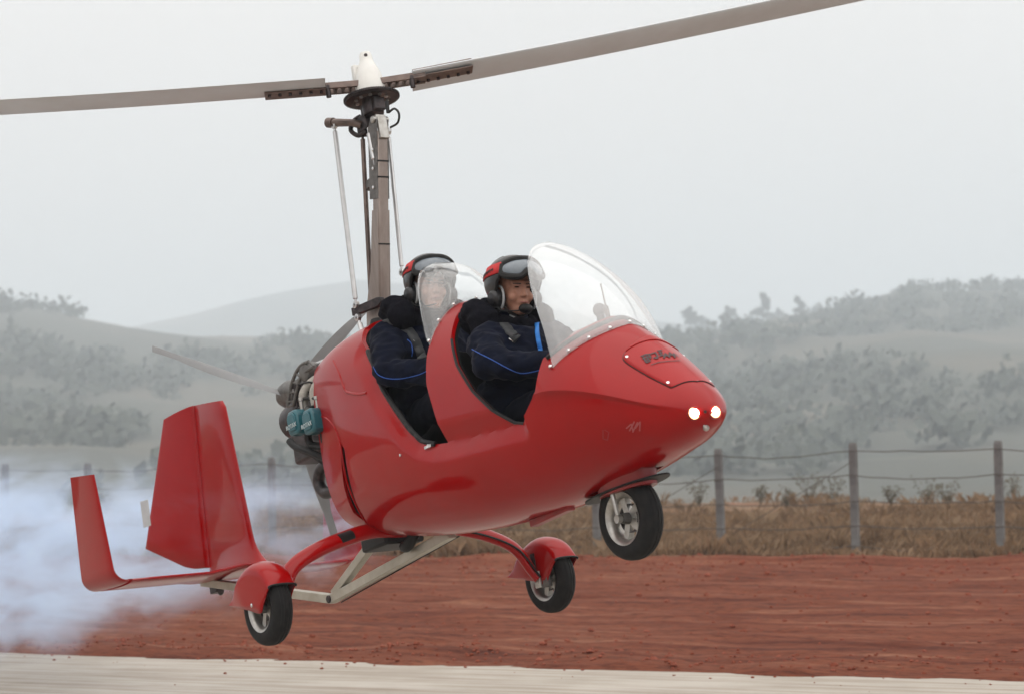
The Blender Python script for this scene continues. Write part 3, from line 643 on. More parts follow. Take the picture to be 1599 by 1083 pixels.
p = U(948,488, -.02); b = MB(); b.lathe([(.012, -.03), (.011, .03), (.004, .034), (.0038, .13), (.0045, .135)], p, (-.05, 0, 1), 10); b.build('aerial', M['bronze'], gy)
# seats
def seat(x, z, rec):
    root = MB(); prof = [(.30, .06), (.22, .0), (.05, -.01), (-.06, .03), (-.12, .12), (-.17, .30), (-.21, .52), (-.22, .60)]
    rows = [[V(x+px_, y_, z+pz_+ .05*(abs(y_)/.24)**2) for y_ in np.linspace(-.24, .24, 9)] for px_, pz_ in prof]
    root.grid(rows); return root.build('seat', M['cavity'], gy, solid=.04, sub=1)
seat(1.15, .42, 0); seat(.48, .62, 0)
b = MB(); b.tube(bez([(1.62, 0, .32), (1.60, 0, .5), (1.55, 0, .64)], 8), .013, 8); b.ell((1.55, 0, .67), (.022, .022, .045), 12); b.build('control_stick', M['black'], gy)
# mast
mb_, mt_ = U(597,505,0), U(593,205,0); md = (mt_-mb_).normalized()
b = MB(); b.sq(mb_-md*.45, mt_, .062, .062); mast = b.build('mast', M['steel'], gy, bevel=.006)
mx_ = V(md.z, 0, -md.x)                                 # forward, square to the mast
for s in (-1, 1):
    b = MB(); b.prism([(.028, 0), (.028, .62), (-.03, .62), (-.055, .30), (-.10, .10), (-.10, 0)], mb_+V(0, .034*s, 0)-md*.02, mx_, md, .006); b.build('gusset_plate', M['steel'], mast, bevel=.001)
    b = MB(); b.prism([(.028, -.36), (.028, .06), (-.035, .06), (-.06, .02), (-.05, -.36)], mt_+V(0, .034*s, 0), mx_, md, .007); hp_ = b.build('head_plate', M['grey'], mast, bevel=.001)
    for q in (-.30, -.20, -.10):
        b = MB(); b.lathe([(.010, -.003), (.010, .006), (.004, .008)], mt_+md*q-mx_*.005+V(0, .038*s, 0), (0, s, 0), 8); b.build('bolt', M['chrome'], hp_)
for q in (-.16, -.245, -.60):
    b = MB(); b.sq(mt_+md*(q-.004), mt_+md*(q+.004), .068, .068); b.build('cable_tie', M['black'], mast)
b = MB(); c = U(573,273,-.0); b.box(mt_+md*(-.27)-mx_*.085, (.12, .045, .045)); b.build('rod_guide', M['grey'], mast, bevel=.003)
b = MB(); b.box(mb_+V(-.02, 0, .02)-md*.03, (.14, .09, .05)); b.box(mb_-md*.08, (.10, .13, .10)); b.build('mast_clamp', M['dark'], mast, bevel=.006)
# push rods
def rod(name, a_, b_, r, m_, ends=True):
    q = MB(); d = (b_-a_).normalized(); q.tube([a_, a_+d*.03, a_+d*.035, b_-d*.035, b_-d*.03, b_], [r*.5, r*.55, r, r, r*.55, r*.5], 10)
    o = q.build(name, M[m_], gy)
    if ends:
        for e in (a_, b_): z = MB(); z.lathe([(.008, -.012), (.02, -.010), (.02, .010), (.008, .012)], e, (0, 1, 0), 14, True); z.build('rod_end', M['alu'], o)
    return o
rod('push_rod', U(522,196,-.10), U(556,476,-.10), .014, 'alu'); rod('push_rod', U(559,496,-.10), U(570,533,-.10), .014, 'alu')
rod('push_rod', U(566,208,-.02), U(580,482,-.02), .013, 'bronze', False); rod('push_rod', U(606,205,.12), U(628,425,.12), .012, 'alu')
rod('push_rod', U(575,200,-.03), U(586,258,-.03), .016, 'alu', False)
b = MB(); b.prism([(-.02, -.022), (.17, -.030), (.20, -.012), (.20, .012), (.17, .02), (-.02, .022)], U(556,486,-.09), (1, .25, .02), (0, 0, 1), .03); b.build('bell_crank', M['dark'], gy, bevel=.004)
b = MB(); p = U(590,512,-.04); b.lathe([(.045, -.05), (.05, .0), (.03, .05)], p, (0, 0, 1), 16); b.box(p+V(-.02, -.05, -.02), (.14, .05, .05)); b.tube(bez([p+V(-.02, -.04, .0), p+V(-.12, -.06, -.03), p+V(-.16, -.06, -.14)], 10), .016, 8); b.build('trim_cylinder', M['black'], gy, bevel=.003)
# rotor head
HUB = V(.345, 0, 2.675); n_w = V(0, 0, 1)*math.cos(R_(12.6))
fwd = (BM @ V(1, 0, 0)); fwd.z = 0; fwd.normalize(); NW = V(0, 0, 1)*math.cos(R_(12.6))-fwd*math.sin(R_(12.6)); E1 = fwd*math.cos(R_(12.6))+V(0, 0, 1)*math.sin(R_(12.6)); E2 = NW.cross(E1)
BT = BM.transposed(); NB, E1b, E2b = BT @ NW, BT @ E1, BT @ E2; AZ = R_(60)
BD = (E1b*math.cos(AZ)+E2b*math.sin(AZ)).normalized(); BC = NB.cross(BD)       # blade axis, chord axis
gc = HUB-NB*.075
b = MB(); b.lathe([(.10, -.008), (.138, -.010), (.146, -.004), (.146, .006), (.138, .010), (.10, .008), (.10, .004), (.126, .003), (.126, -.003), (.10, -.004)], gc, NB, 64, True); gear = b.build('prerotator_gear', M['dark'], gy)
b = MB(); b.lathe([(.0, -.004), (.102, -.004), (.102, .004), (.0, .004)], gc, NB, 40); b.build('gear_web', M['bronze'], gear)
for k in range(72):
    q = 2*math.pi*k/72; d = E1b*math.cos(q)+E2b*math.sin(q); 
    if k == 0: tb = MB()
    tb.box(gc+d*.148, (.006, .005, .012), Matrix((d, NB.cross(d), NB)).transposed())
tb.build('gear_teeth', M['dark'], gear, smooth=False); gear.children[-1]['kind'] = 'stuff'
for k in range(10):
    q = 2*math.pi*k/10; d = E1b*math.cos(q)+E2b*math.sin(q); b = MB(); b.lathe([(.010, -.012), (.010, -.003), (.004, -.002)], gc+d*.085-NB*.004, NB, 8); b.build('bolt', M['alu'], gear)
b = MB(); rm = Matrix((E1b, E2b, NB)).transposed(); tp = gc-NB*.08
b.box(gc-NB*.055, (.15, .07, .07), rm); b.box(tp-NB*.03-E1b*.09, (.10, .065, .09), rm); b.lathe([(.055, -.05), (.06, 0), (.05, .05)], gc-NB*.045, NB, 20); b.tube([tp-E1b*.14-NB*.07, tp-E1b*.05-NB*.1, tp+E1b*.02-NB*.06], .018, 8)
b.build('bearing_block', M['dark'], gy, bevel=.006)
b = MB(); b.lathe([(.016, -.05), (.020, -.045), (.020, .045), (.016, .05)], mt_+md*.06, (0, 1, 0), 16); b.box(mt_+md*.055, (.04, .06, .06)); b.build('gimbal_joint', M['rim'], gy, bevel=.004)
b = MB(); b.box(mt_+md*.015+mx_*.03, (.02, .055, .12)); b.build('mast_cap', M['rim'], gy, bevel=.003)
b = MB(); p0 = U(518,192,-.10); p1 = U(550,192,-.06); b.tube([p0-(p1-p0)*.12, p0, p1, U(566,196,-.03)], [.022, .024, .02, .022], 10); b.lathe([(.028, -.022), (.028, .022)], p0-(p1-p0)*.05, (p1-p0), 14); b.build('pitch_arm', M['bronze'], gy)
b = MB(); b.tube(bez([U(563,182,-.02), U(552,190,-.04), U(548,204,-.05), U(560,212,-.04), U(572,205,-.03)], 16), .013, 8); b.build('control_yoke', M['dark'], gy)
b = MB(); b.tube(bez([U(607,176,-.05), U(616,170,-.05), U(623,178,-.05), U(621,192,-.05), U(610,199,-.04)], 20), .006, 8); b.tube([U(604,158,-.04), U(606,176,-.05)], .010, 8); b.build('prerotator_cable', M['black'], gy)
# hub bar with lightening holes, pale tower and blades
hb_ = HUB-NB*.002
for s in (-1, 1):
    for k in (-1, 1):
        b = MB(); b.sq(hb_+BC*k*.042, hb_+BD*s*.30+BC*k*.042+NB*.012, .016, .034, up=BC); b.build('hub_bar', M['bronze'], gy, bevel=.002)
    for j in range(7):
        b = MB(); p = hb_+BD*s*(.075+.020*j)+NB*.005; b.sq(p-BC*.040, p+BC*.040+BD*s*(.012 if j % 2 else -.012), .008, .030, up=BD); b.build('web_rib', M['grey'], gy)
    b = MB(); b.lathe([(.011, -.055), (.011, .055)], hb_+BD*s*.225, BC, 10); b.lathe([(.014, -.03), (.014, .02)], hb_+BD*s*.225-NB*.025-BC*.04, NB, 8); b.build('hub_bolt', M['dark'], gy)
b = MB(); q = HUB
b.lathe([(.0, -.05), (.084, -.05), (.082, -.02), (.070, .06), (.050, .105), (.042, .125), (.036, .14), (.034, .17), (.028, .185), (.0, .188)], q, (NB-E2b*.0).normalized(), 28); tw = b.build('hub_tower', M['white'], gy)
b = MB(); b.box(q+NB*.07-BD*.062, (.03, .045, .10), rm); b.build('tower_lug', M['white'], tw, bevel=.006)
b = MB(); b.lathe([(.010, -.036), (.010, .036)], q+NB*.16, BC, 12); b.build('teeter_bolt', M['dark'], tw)
def airfoil(ch, th, n=14):
    up_ = []; lo = []
    for i in range(n+1):
        x = (1-math.cos(math.pi*i/n))/2; y = 5*th*(.2969*math.sqrt(x)-.126*x-.3516*x*x+.2843*x**3-.1036*x**4); up_.append(((x-.3)*ch, y*ch*1.1)); lo.append(((x-.3)*ch, -y*ch*.7))
    return up_+list(reversed(lo[1:-1]))
for s, cone in ((1, 4.4), (-1, 2.6)):
    d0 = (BD*s*math.cos(R_(cone))+NB*math.sin(R_(cone))).normalized(); ch = (NB.cross(d0)).normalized(); nn = d0.cross(ch)
    if nn.dot(NB) < 0: nn = -nn
    le = -ch if s == 1 else -ch                        # leading edge turns anticlockwise seen from above
    b = MB(); rows = []
    for r in np.linspace(.235, 4.2, 40):
        bend = .012*max(0, r-1)**1.5; c_ = .25; tw_ = R_(4.0); ca, sa = math.cos(tw_), math.sin(tw_)
        rows.append([HUB+d0*float(r)+nn*bend+(le*(-x*ca)+nn*(x*sa*-1))*1+nn*y for x, y in airfoil(c_, .12)])
    b.grid(rows, True); m_ = len(rows[0]); b.f.append(tuple(reversed(range(m_)))); b.f.append(tuple(range(39*m_, 40*m_))); bl = b.build('rotor_blade', M['blade'], gy, sharp=50)
    b = MB(); b.sq(HUB+d0*.235+nn*.020, HUB+d0*.56+nn*.022, .10, .008, up=le); b.sq(HUB+d0*.235-nn*.018, HUB+d0*.56-nn*.019, .10, .008, up=le); b.build('root_clamp', M['bronze'], bl, bevel=.002)
    for j in range(6):
        b = MB(); b.lathe([(.009, -.034), (.009, .034)], HUB+d0*(.26+.055*j)-le*.02, nn, 8); b.build('clamp_bolt', M['dark'], bl)
# wheels
def wheel(c, name='wheel'):
    tyre = [(.108, -.042), (.125, -.050), (.150, -.053), (.168, -.047), (.178, -.036), (.1835, -.024), (.181, -.022), (.1845, -.019), (.186, -.008), (.183, -.006), (.183, .006), (.186, .008), (.1845, .019), (.181, .022), (.1835, .024), (.178, .036), (.168, .047), (.150, .053), (.125, .050), (.108, .042)]
    b = MB(); b.lathe([(.0, -.052), (.022, -.052), (.026, -.030), (.026, .030), (.022, .052), (.0, .052)], c, (0, 1, 0), 20); root = b.build(name, M['grey'], gy)
    b = MB(); b.lathe(tyre, c, (0, 1, 0), 56, True); b.build('tyre', M['rubber'], root, sharp=50)
    b = MB(); b.lathe([(.112, -.046), (.118, -.050), (.108, -.046), (.096, -.030), (.092, -.012), (.092, .012), (.096, .030), (.108, .046), (.118, .050), (.112, .046), (.100, .026), (.100, -.026)], c, (0, 1, 0), 48, True)
    for k in range(5):
        q = 2*math.pi*k/5+.5; d = V(math.cos(q), 0, math.sin(q)); e = V(-math.sin(q), 0, math.cos(q))
        b.sq(c+d*.018, c+d*.097, .030, .034, up=(0, 1, 0))
    b.build('rim', M['rim'], root, sharp=35); b = MB(); b.lathe([(.06, -.012), (.064, -.012), (.064, .012), (.06, .012)], c, (0, 1, 0), 32, True); b.build('brake_disc', M['dark'], root); return root
TW = .86
nw = U(985,808,0); wheel(nw)
for y in (-TW, TW): wheel(V(0, y, 0))
# nose fork
b = MB()
fk = MB()
for s in (-1, 1): fk.tube([nw+V(-.02, .068*s, .21), nw+V(0, .068*s, 0)], [.011, .010], 10); fk.lathe([(.018, -.012), (.018, .012)], nw+V(0, .068*s, 0), (0, 1, 0), 14)
fk.build('nose_fork', M['rim'], gy)
# main gear bow
bow = [V(0, -TW+.075, .0), V(-.02, -TW+.10, .06), U(462,884,-.68), U(500,856,-.52), U(552,835,-.32), U(583,828,-.18)]
full = bow+[V(-.05, 0, .335)]+[V(p.x, -p.y, p.z) for p in reversed(bow)]
for i, p in enumerate(full): full[i] = V(-.03 if 1 < i < len(full)-2 else p.x, p.y, p.z)
pts = bez(full, 60); b = MB(); nP = len(pts)
b.tube(pts, [(.026+.008*math.sin(math.pi*i/(nP-1)), .038+.012*math.sin(math.pi*i/(nP-1))) for i in range(nP)], 14, flat=(0, 0, 1)); ax = b.build('axle_bow', M['red'], gy, sharp=60)
for i0, i1 in ((int(nP*.30), int(nP*.335)), (int(nP*.665), int(nP*.70))):
    b = MB(); b.tube(pts[i0:i1+1], [(.034, .049)]*(i1+1-i0), 14, flat=(0, 0, 1)); b.build('bow_tape', M['black'], ax)
b = MB(); b.tube([p+V(.045, 0, -.02) for p in pts[int(nP*.55):-3]], .006, 6); b.build('brake_hose', M['black'], ax)
for s in (-1, 1):
    b = MB(); b.lathe([(.012, -.09), (.012, .06)], V(0, s*TW, 0), (0, s, 0), 12); b.box(V(.0, s*(TW-.078), .0), (.05, .022, .09)); b.build('stub_axle', M['rim'], gy, bevel=.004)
    b = MB(); b.box(V(.055, s*(TW-.062), -.02), (.05, .03, .06)); b.build('brake_caliper', M['grey'], gy, bevel=.005)
# spats
def fender(s):
    T_ = bez([(.185,0,.085),(.165,0,.140),(.10,0,.200),(0,0,.230),(-.10,0,.215),(-.20,0,.170),(-.28,0,.120),(-.345,0,.078)], 42)
    W_ = bez([(.175,0,.070),(.140,0,.045),(.095,0,.003),(.055,0,-.032),(-.05,0,.000),(-.15,0,.026),(-.25,0,.050),(-.335,0,.070)], 42)
    b = MB(); rows = []; n = len(T_)
    for i in range(n):
        u = i/(n-1); hw = .080*(.93+.07*math.sin(math.pi*u))*(1-.45*sm(.62, 1, u)); t0, l0 = T_[i], W_[i]; dn = (l0-t0); ln = dn.length; dn = dn/max(ln, 1e-6); sh_ = min(.05, ln*.6); row = []
        for j in range(25):
            v = -1+2*j/24; q = abs(v)
            if q < .6: a_ = q/.6*math.pi/2; y_ = hw*math.sin(a_); p = t0+dn*sh_*(1-math.cos(a_))
            else: k = (q-.6)/.4; y_ = hw*(1+.02*math.sin(math.pi*k)-.05*k*k); p = t0+dn*(sh_+(ln-sh_)*k)
            row.append(V(p.x, s*TW+math.copysign(y_, v), p.z))
        rows.append(row)
    b.grid(rows); f = b.build('wheel_spat', M['red'], gy, sharp=50, solid=-.005)
    b = MB(); b.lathe([(.010, -.004), (.010, .004), (.004, .007)], V(-.01, s*(TW+.079), .02), (0, s, 0), 10); b.build('screw', M['chrome'], f)
    b = MB(); b.tube(rows[0], .005, 6); b.build('spat_edge', M['black'], f)
    b = MB(); b.box(V(-.01, s*(TW-.085), .07), (.03, .008, .15)); b.build('spat_bracket', M['dark'], f)
fender(-1); fender(1)
# keel tube with its kink, and braces
K0, K1, K2 = U(705,832,0), U(520,934,0), U(318,908,0)
b = MB(); b.sq(K0, K1+(K0-K1).normalized()*-.01, .05, .05); b.build('keel_strut', M['keel'], gy, bevel=.004)
b = MB(); b.sq(K1, K2, .052, .05); b.build('keel_tube', M['keel'], gy, bevel=.004)
b = MB(); b.sq(K1+V(.03, 0, .02), U(585,843,0), .046, .046); b.build('keel_brace', M['keel'], gy, bevel=.004)
b = MB(); b.lathe([(.022, -.034), (.022, .034)], K1, (0, 1, 0), 16); b.build('keel_bolt', M['dark'], gy, bevel=.003)
b = MB(); b.tube([K1+V(.05, .02, -.03), K0+V(.02, .03, -.02)], .004, 5); b.build('keel_cable', M['dark'], gy)
b = MB(); p = U(606,850,-.03); b.box(V(p.x, 0, p.z+.03), (.26, .24, .09)); b.build('battery_tray', M['black'], gy, bevel=.015)
b = MB(); p = U(632,853,-.05); b.tube(bez([p, p+V(.05, -.01, .0), p+V(.12, 0, .05)], 10), .030, 12); b.build('exhaust_tip', M['black'], gy)
b = MB(); p = U(340,915,0); b.box(p+V(-.02, 0, -.01), (.10, .05, .05)); b.ell(p+V(.03, 0, -.03), (.03, .02, .03), 12); b.build('tail_skid', M['dark'], gy, bevel=.006)
# tail: stabiliser with end plates, fin, rudder
def foilplate(name, secs, m_, sub=0):
    """secs: list of (leading edge point, trailing edge point, thickness normal, thickness)"""
    rows = []
    for le, te, nn, th in secs:
        le, te, nn = Vector(le), Vector(te), Vector(nn); row = []
        c_ = (te-le); n_ = 12
        for i in range(n_+1): x = (1-math.cos(math.pi*i/n_))/2; y = th*(math.sqrt(max(0, x))*(1-x)*1.55+.06*(1-x)*min(1, x*20)+.04*min(1, x*20)); row.append(le+c_*x+nn*y)
        for i in range(n_-1, 0, -1): x = (1-math.cos(math.pi*i/n_))/2; y = th*(math.sqrt(max(0, x))*(1-x)*1.55+.06*(1-x)*min(1, x*20)+.04*min(1, x*20)); row.append(le+c_*x-nn*y)
        rows.append(row)
    b = MB(); b.grid(rows, True); m = len(rows[0]); b.f.append(tuple(reversed(range(m)))); b.f.append(tuple(range((len(rows)-1)*m, len(rows)*m))); return b
zs = .49; SPAN = .80
b_root = (-1.72, -2.32)
secs = []
# near end plate top -> down -> across -> far end plate top
tl, tt_ = U(147,740,-.87), U(110,745,-.87); bl_, bt_ = U(177,884,-.83), U(125,884,-.83)
def endsecs(s):
    out = []
    for u in np.linspace(0, 1, 9):
        le = bl_.lerp(tl, float(u)); te = bt_.lerp(tt_, float(u)); out.append((V(le.x, abs(le.y)*s, le.z), V(te.x, abs(te.y)*s, te.z), V(0, s, .0), .020))
    return out
def bend(s):                                             # rounded corner between stabiliser and plate
    out = []; ler, ter = bl_.x, bt_.x
    for k in range(7):
        q = (k+.0)/6*math.pi/2; y_ = .83-.085+.085*math.sin(q); z_ = bl_.z-.03+(.085*(1-math.cos(q)))-.055
        out.append((V(ler, s*y_, z_), V(ter, s*y_, z_+.02), V(0, s*math.sin(q), -math.cos(q)), .020))
    return out
mid_z = bl_.z-.085
near = list(reversed(endsecs(-1)[1:]))+list(reversed(bend(-1))); far = bend(1)+endsecs(1)[1:]
cen = [(V(-1.66 if abs(y_) < .2 else bl_.x, y_, mid_z), V(bt_.x-(.06 if abs(y_) < .2 else 0), y_, mid_z+.02), V(0, 0, -1), .024) for y_ in np.linspace(-.72, .72, 15)]
stb = foilplate('s', cen, 'red'); stab = stb.build('stabiliser', M['red'], gy, sharp=50)
for nm, sc_ in (('end_plate', near), ('end_plate', far)): q = foilplate('e', sc_, 'red'); q.build(nm, M['red'], gy, sharp=55)
fl, ft = U(403,872,0), U(350,622,0); h0, h1 = U(327,886,0), U(302,633,0)
secs = []
for u in np.linspace(-.04, 1, 22):
    le = fl.lerp(ft, float(u)); te = h0.lerp(h1, float(u)); k = max(0, 1-u*7)
    rnd = max(0, (u-.96)/.04); 
    secs.append((le+V(.06*k*k-.025*rnd**2, 0, -.004*rnd), te+V(0, 0, .0), V(0, 1, 0), .034+.03*k*k-.006*rnd))
fb = foilplate('f', secs, 'red'); fin = fb.build('fin', M['red'], gy, sharp=60)
# rudder swung to starboard
ang = R_(20); rd = V(-math.cos(ang), -math.sin(ang), 0)
secs = []
def rud(px, py):                                         # point of the swung rudder plane through the hinge
    o_ = h0; n_ = rd.cross((h1-h0).normalized()); r = bray(px, py); return CB+r*((o_-CB).dot(n_)/r.dot(n_))
rt0, rt1 = rud(227,856), rud(255,655); rb0, rb1 = rud(296,888), rud(302,636)
for u in np.linspace(0, 1, 16):
    le = (h0+V(.006, 0, 0)).lerp(h1+V(.006, 0, 0), float(u)); te = rt0.lerp(rt1, float(u)); secs.append((le, te, V(0, 1, 0), .034))
secs.insert(0, (rb0.lerp(h0, .35), rb0.lerp(rt0, .12), V(0, 1, 0), .012))
rb_ = foilplate('r', secs, 'red'); rudder = rb_.build('rudder', M['red'], gy, sharp=50)
b = MB(); p = rud(231,800); b.box(p+rd*.02, (.07, .004, .17), Matrix((rd, rd.cross(V(0, 0, 1)), V(0, 0, 1))).transposed()); b.build('trim_tab', M['alu'], rudder)
# engine behind the rear seat
eng = MB(); eng.box((-.55, 0, 1.02), (.52, .30, .30)); eng.lathe([(.10, -.1), (.12, 0), (.10, .16)], (-.86, 0, 1.16), (-1, 0, 0), 24); engine = eng.build('engine', M['dark'], gy, bevel=.02)
for i, (px, py) in enumerate(((464,652),(488,650))):
    for s in (-1, 1):
        p = U(px, py, -.31); c = V(p.x, s*.31, p.z-.02)
        out = [(-.058, -.055), (-.04, -.072), (.045, -.072), (.058, -.055), (.058, .035), (.035, .062), (-.035, .062), (-.058, .035)]
        b = MB(); b.prism(out, c, (1, 0, 0), (0, 0, 1), .07); vc = b.build('valve_cover', M['teal'], engine, bevel=.012)
        b = MB(); b.prism([(x*.72, z*.72) for x, z in out], c+V(0, s*.038, 0), (1, 0, 0), (0, 0, 1), .010); b.build('cover_boss', M['teal'], vc, bevel=.006)
        cu = bpy.data.curves.new('lettering', 'FONT'); cu.body = 'ROTAX'; cu.size = .034; cu.align_x = 'CENTER'; cu.extrude = .001
        o = bpy.data.objects.new('t', cu); COL.objects.link(o); me = evalmesh(o); bpy.data.objects.remove(o)
        ux = V(1, 0, 0) if s < 0 else V(-1, 0, 0); R3 = Matrix((ux, V(0, 0, 1), V(0, s, 0))).transposed()
        me.transform(Matrix.Translation(c+V(0, s*.0445, -.035)) @ R3.to_4x4()); link('cover_lettering', me, M['letter'], vc, smooth=False)
        b = MB()
        for k in range(9): b.box(c+V(0, -s*(.045+.018*k), 0), (.13, .008, .135))
        b.lathe([(.052, 0), (.052, .17)], c+V(0, -s*.03, 0), (0, -s, 0), 20); b.build('cylinder_barrel', M['grey'], engine)
        b = MB(); b.lathe([(.009, 0), (.009, .05), (.014, .052), (.014, .07)], c+V(.0, -s*.04, .062), (0, 0, 1), 10); b.build('spark_plug', M['rim'], engine)
        b = MB(); b.tube(bez([c+V(0, -s*.05, -.07), c+V(0, -s*.06, -.13), c+V(.12, -s*.09, -.18), V(-.35, s*.17, c.z-.25)], 20), .021, 10); b.build('exhaust_pipe', M['black'], engine)
for s in (-1, 1):
    for k, (px, py) in enumerate(((477,622),(494,616))):
        p = U(px, py, -.24); b = MB(); b.tube(bez([V(p.x-.02, s*.24, p.z-.05), V(p.x-.01, s*.24, p.z+.03), V(p.x+.04, s*.19, p.z+.09), V(p.x+.10, s*.10, p.z+.11)], 20), .027, 12); b.build('intake_runner', M['beige'], engine)
b = MB(); b.tube([U(468,622,-.26), U(500,621,-.26)], .008, 8); b.build('fuel_line', M['black'], engine)
b = MB(); b.tube(bez([U(452,688,-.27), U(462,697,-.27), U(482,704,-.26), U(508,716,-.24)], 16), .020, 10); b.tube(bez([U(470,704,-.24), U(490,712,-.24), U(508,726,-.22)], 12), .011, 8); b.build('coolant_pipe', M['black'], engine)
# engine mount lattice with round damper
A_ = [U(449,634,-.20), U(452,612,-.20), U(460,586,-.20), U(470,570,-.20), U(482,564,-.20)]; B2 = [U(458,632,-.20), U(463,612,-.20), U(469,592,-.20), U(478,580,-.20), U(490,572,-.20)]
for s in (-1, 1):
    mnt = MB()
    for P_ in (A_, B2): mnt.tube([V(p.x, s*.20, p.z) for p in bez(P_, 20)], .010, 8)
    for u in np.linspace(0, 1, 8):
        a_ = bez(A_, 20); c_ = bez(B2, 20); i = int(u*(len(a_)-1)); mnt.tube([V(a_[i].x, s*.2, a_[i].z), V(c_[i].x, s*.2, c_[i].z)], .006, 6)
    mnt.build('engine_mount', M['grey'], engine)
b = MB(); p = U(484,580,-.16); b.lathe([(.02, -.05), (.055, -.04), (.06, 0), (.055, .03), (.02, .04)], p, (0, 1, 0), 22); b.box(p+V(.0, .0, -.09), (.05, .05, .14)); b.box(p+V(-.07, .04, -.12), (.03, .03, .2)); b.build('gearbox_housing', M['grey'], engine, bevel=.006)
b = MB(); b.tube([U(483,574,-.14), U(506,564,-.12)], .014, 10); b.build('mount_tube', M['alu'], engine)
b = MB()
for k in range(16): p = U(random.uniform(458, 502), random.uniform(600, 690), -.18); b.box(p, (random.uniform(.02, .06), .03, random.uniform(.02, .05)))
b.build('engine_fittings', M['dark'], engine, bevel=.004)
b = MB()
for k in range(5): x = random.uniform(460, 480); b.tube(bez([U(x, 600+12*k, -.22), U(x+18, 596+13*k, -.25), U(500, 604+12*k, -.2)], 12), .006, 6)
b.build('hoses', M['black'], engine)
b = MB(); p = U(510,746,-.16); b.tube(bez([p+V(.06, 0, .07), p+V(-.04, 0, .06), p+V(-.09, 0, -.0), p+V(-.04, 0, -.07), p+V(.08, 0, -.08)], 20), .034, 14); b.build('exhaust_elbow', M['dark'], engine)
# three blade propeller, at rest
PH = V(-1.02, 0, 1.33); b = MB(); b.lathe([(.0, -.09), (.05, -.07), (.075, -.02), (.08, .04), (.06, .12)], PH, (1, 0, 0), 24); prop = b.build('propeller', M['grey'], gy)
for k in range(3):
    q = R_(40+120*k); d = V(0, math.cos(q), math.sin(q)); ch = V(0, -math.sin(q), math.cos(q)); rows = []
    for u in np.linspace(0, 1, 22):
        r = .05+.81*u; c_ = .045+.065*math.sin(math.pi*min(1, u*1.1+.12))**.7*(1-.35*u); pa = R_(52-32*u); dd = ch*math.cos(pa)+V(1, 0, 0)*math.sin(pa); nn = d.cross(dd); rows.append([PH+d*r+dd*x+nn*y for x, y in airfoil(c_, .13, 8)])
    b = MB(); b.grid(rows, True); m_ = len(rows[0]); b.f.append(tuple(range(21*m_, 22*m_))); b.build('propeller_blade', M['prop'], prop, sharp=60)
# ================================================================== PEOPLE
hf, hl, hu = BT @ fwd, BT @ V(-fwd.y, fwd.x, 0), BT @ V(0, 0, 1)
HR0 = Matrix((hf, hl, hu)).transposed()
def remesh(mb, vox, it=4, fac=.5):
    o = bpy.data.objects.new('tmp', mb.mesh('t')); COL.objects.link(o)
    m = o.modifiers.new('r', 'REMESH'); m.mode = 'VOXEL'; m.voxel_size = vox; m.adaptivity = 0
    s = o.modifiers.new('s', 'SMOOTH'); s.factor = fac; s.iterations = it
    me = evalmesh(o); bpy.data.objects.remove(o); return me
def wrinkle(me, amp, sc, seed):
    nrm = [v.normal.copy() for v in me.vertices]; cos = [v.co.copy() for v in me.vertices]; out = []
    for c, nv in zip(cos, nrm):
        n = mnoise.fractal(Vector((c.x*sc, c.y*sc*.8, c.z*sc*1.7+seed)), .9, 2, 3); r = 1-abs(mnoise.noise(Vector((c.x*sc*.8+c.z*sc*.9, c.y*sc*.6, c.z*sc*.5+seed))))*2
        out += list(c+nv*(amp*n+amp*.9*max(0, r-.3)))
    me.vertices.foreach_set('co', out); me.update(); return me
def bvh(me): return BVHTree.FromPolygons([v.co.copy() for v in me.vertices], [tuple(p.vertices) for p in me.polygons])
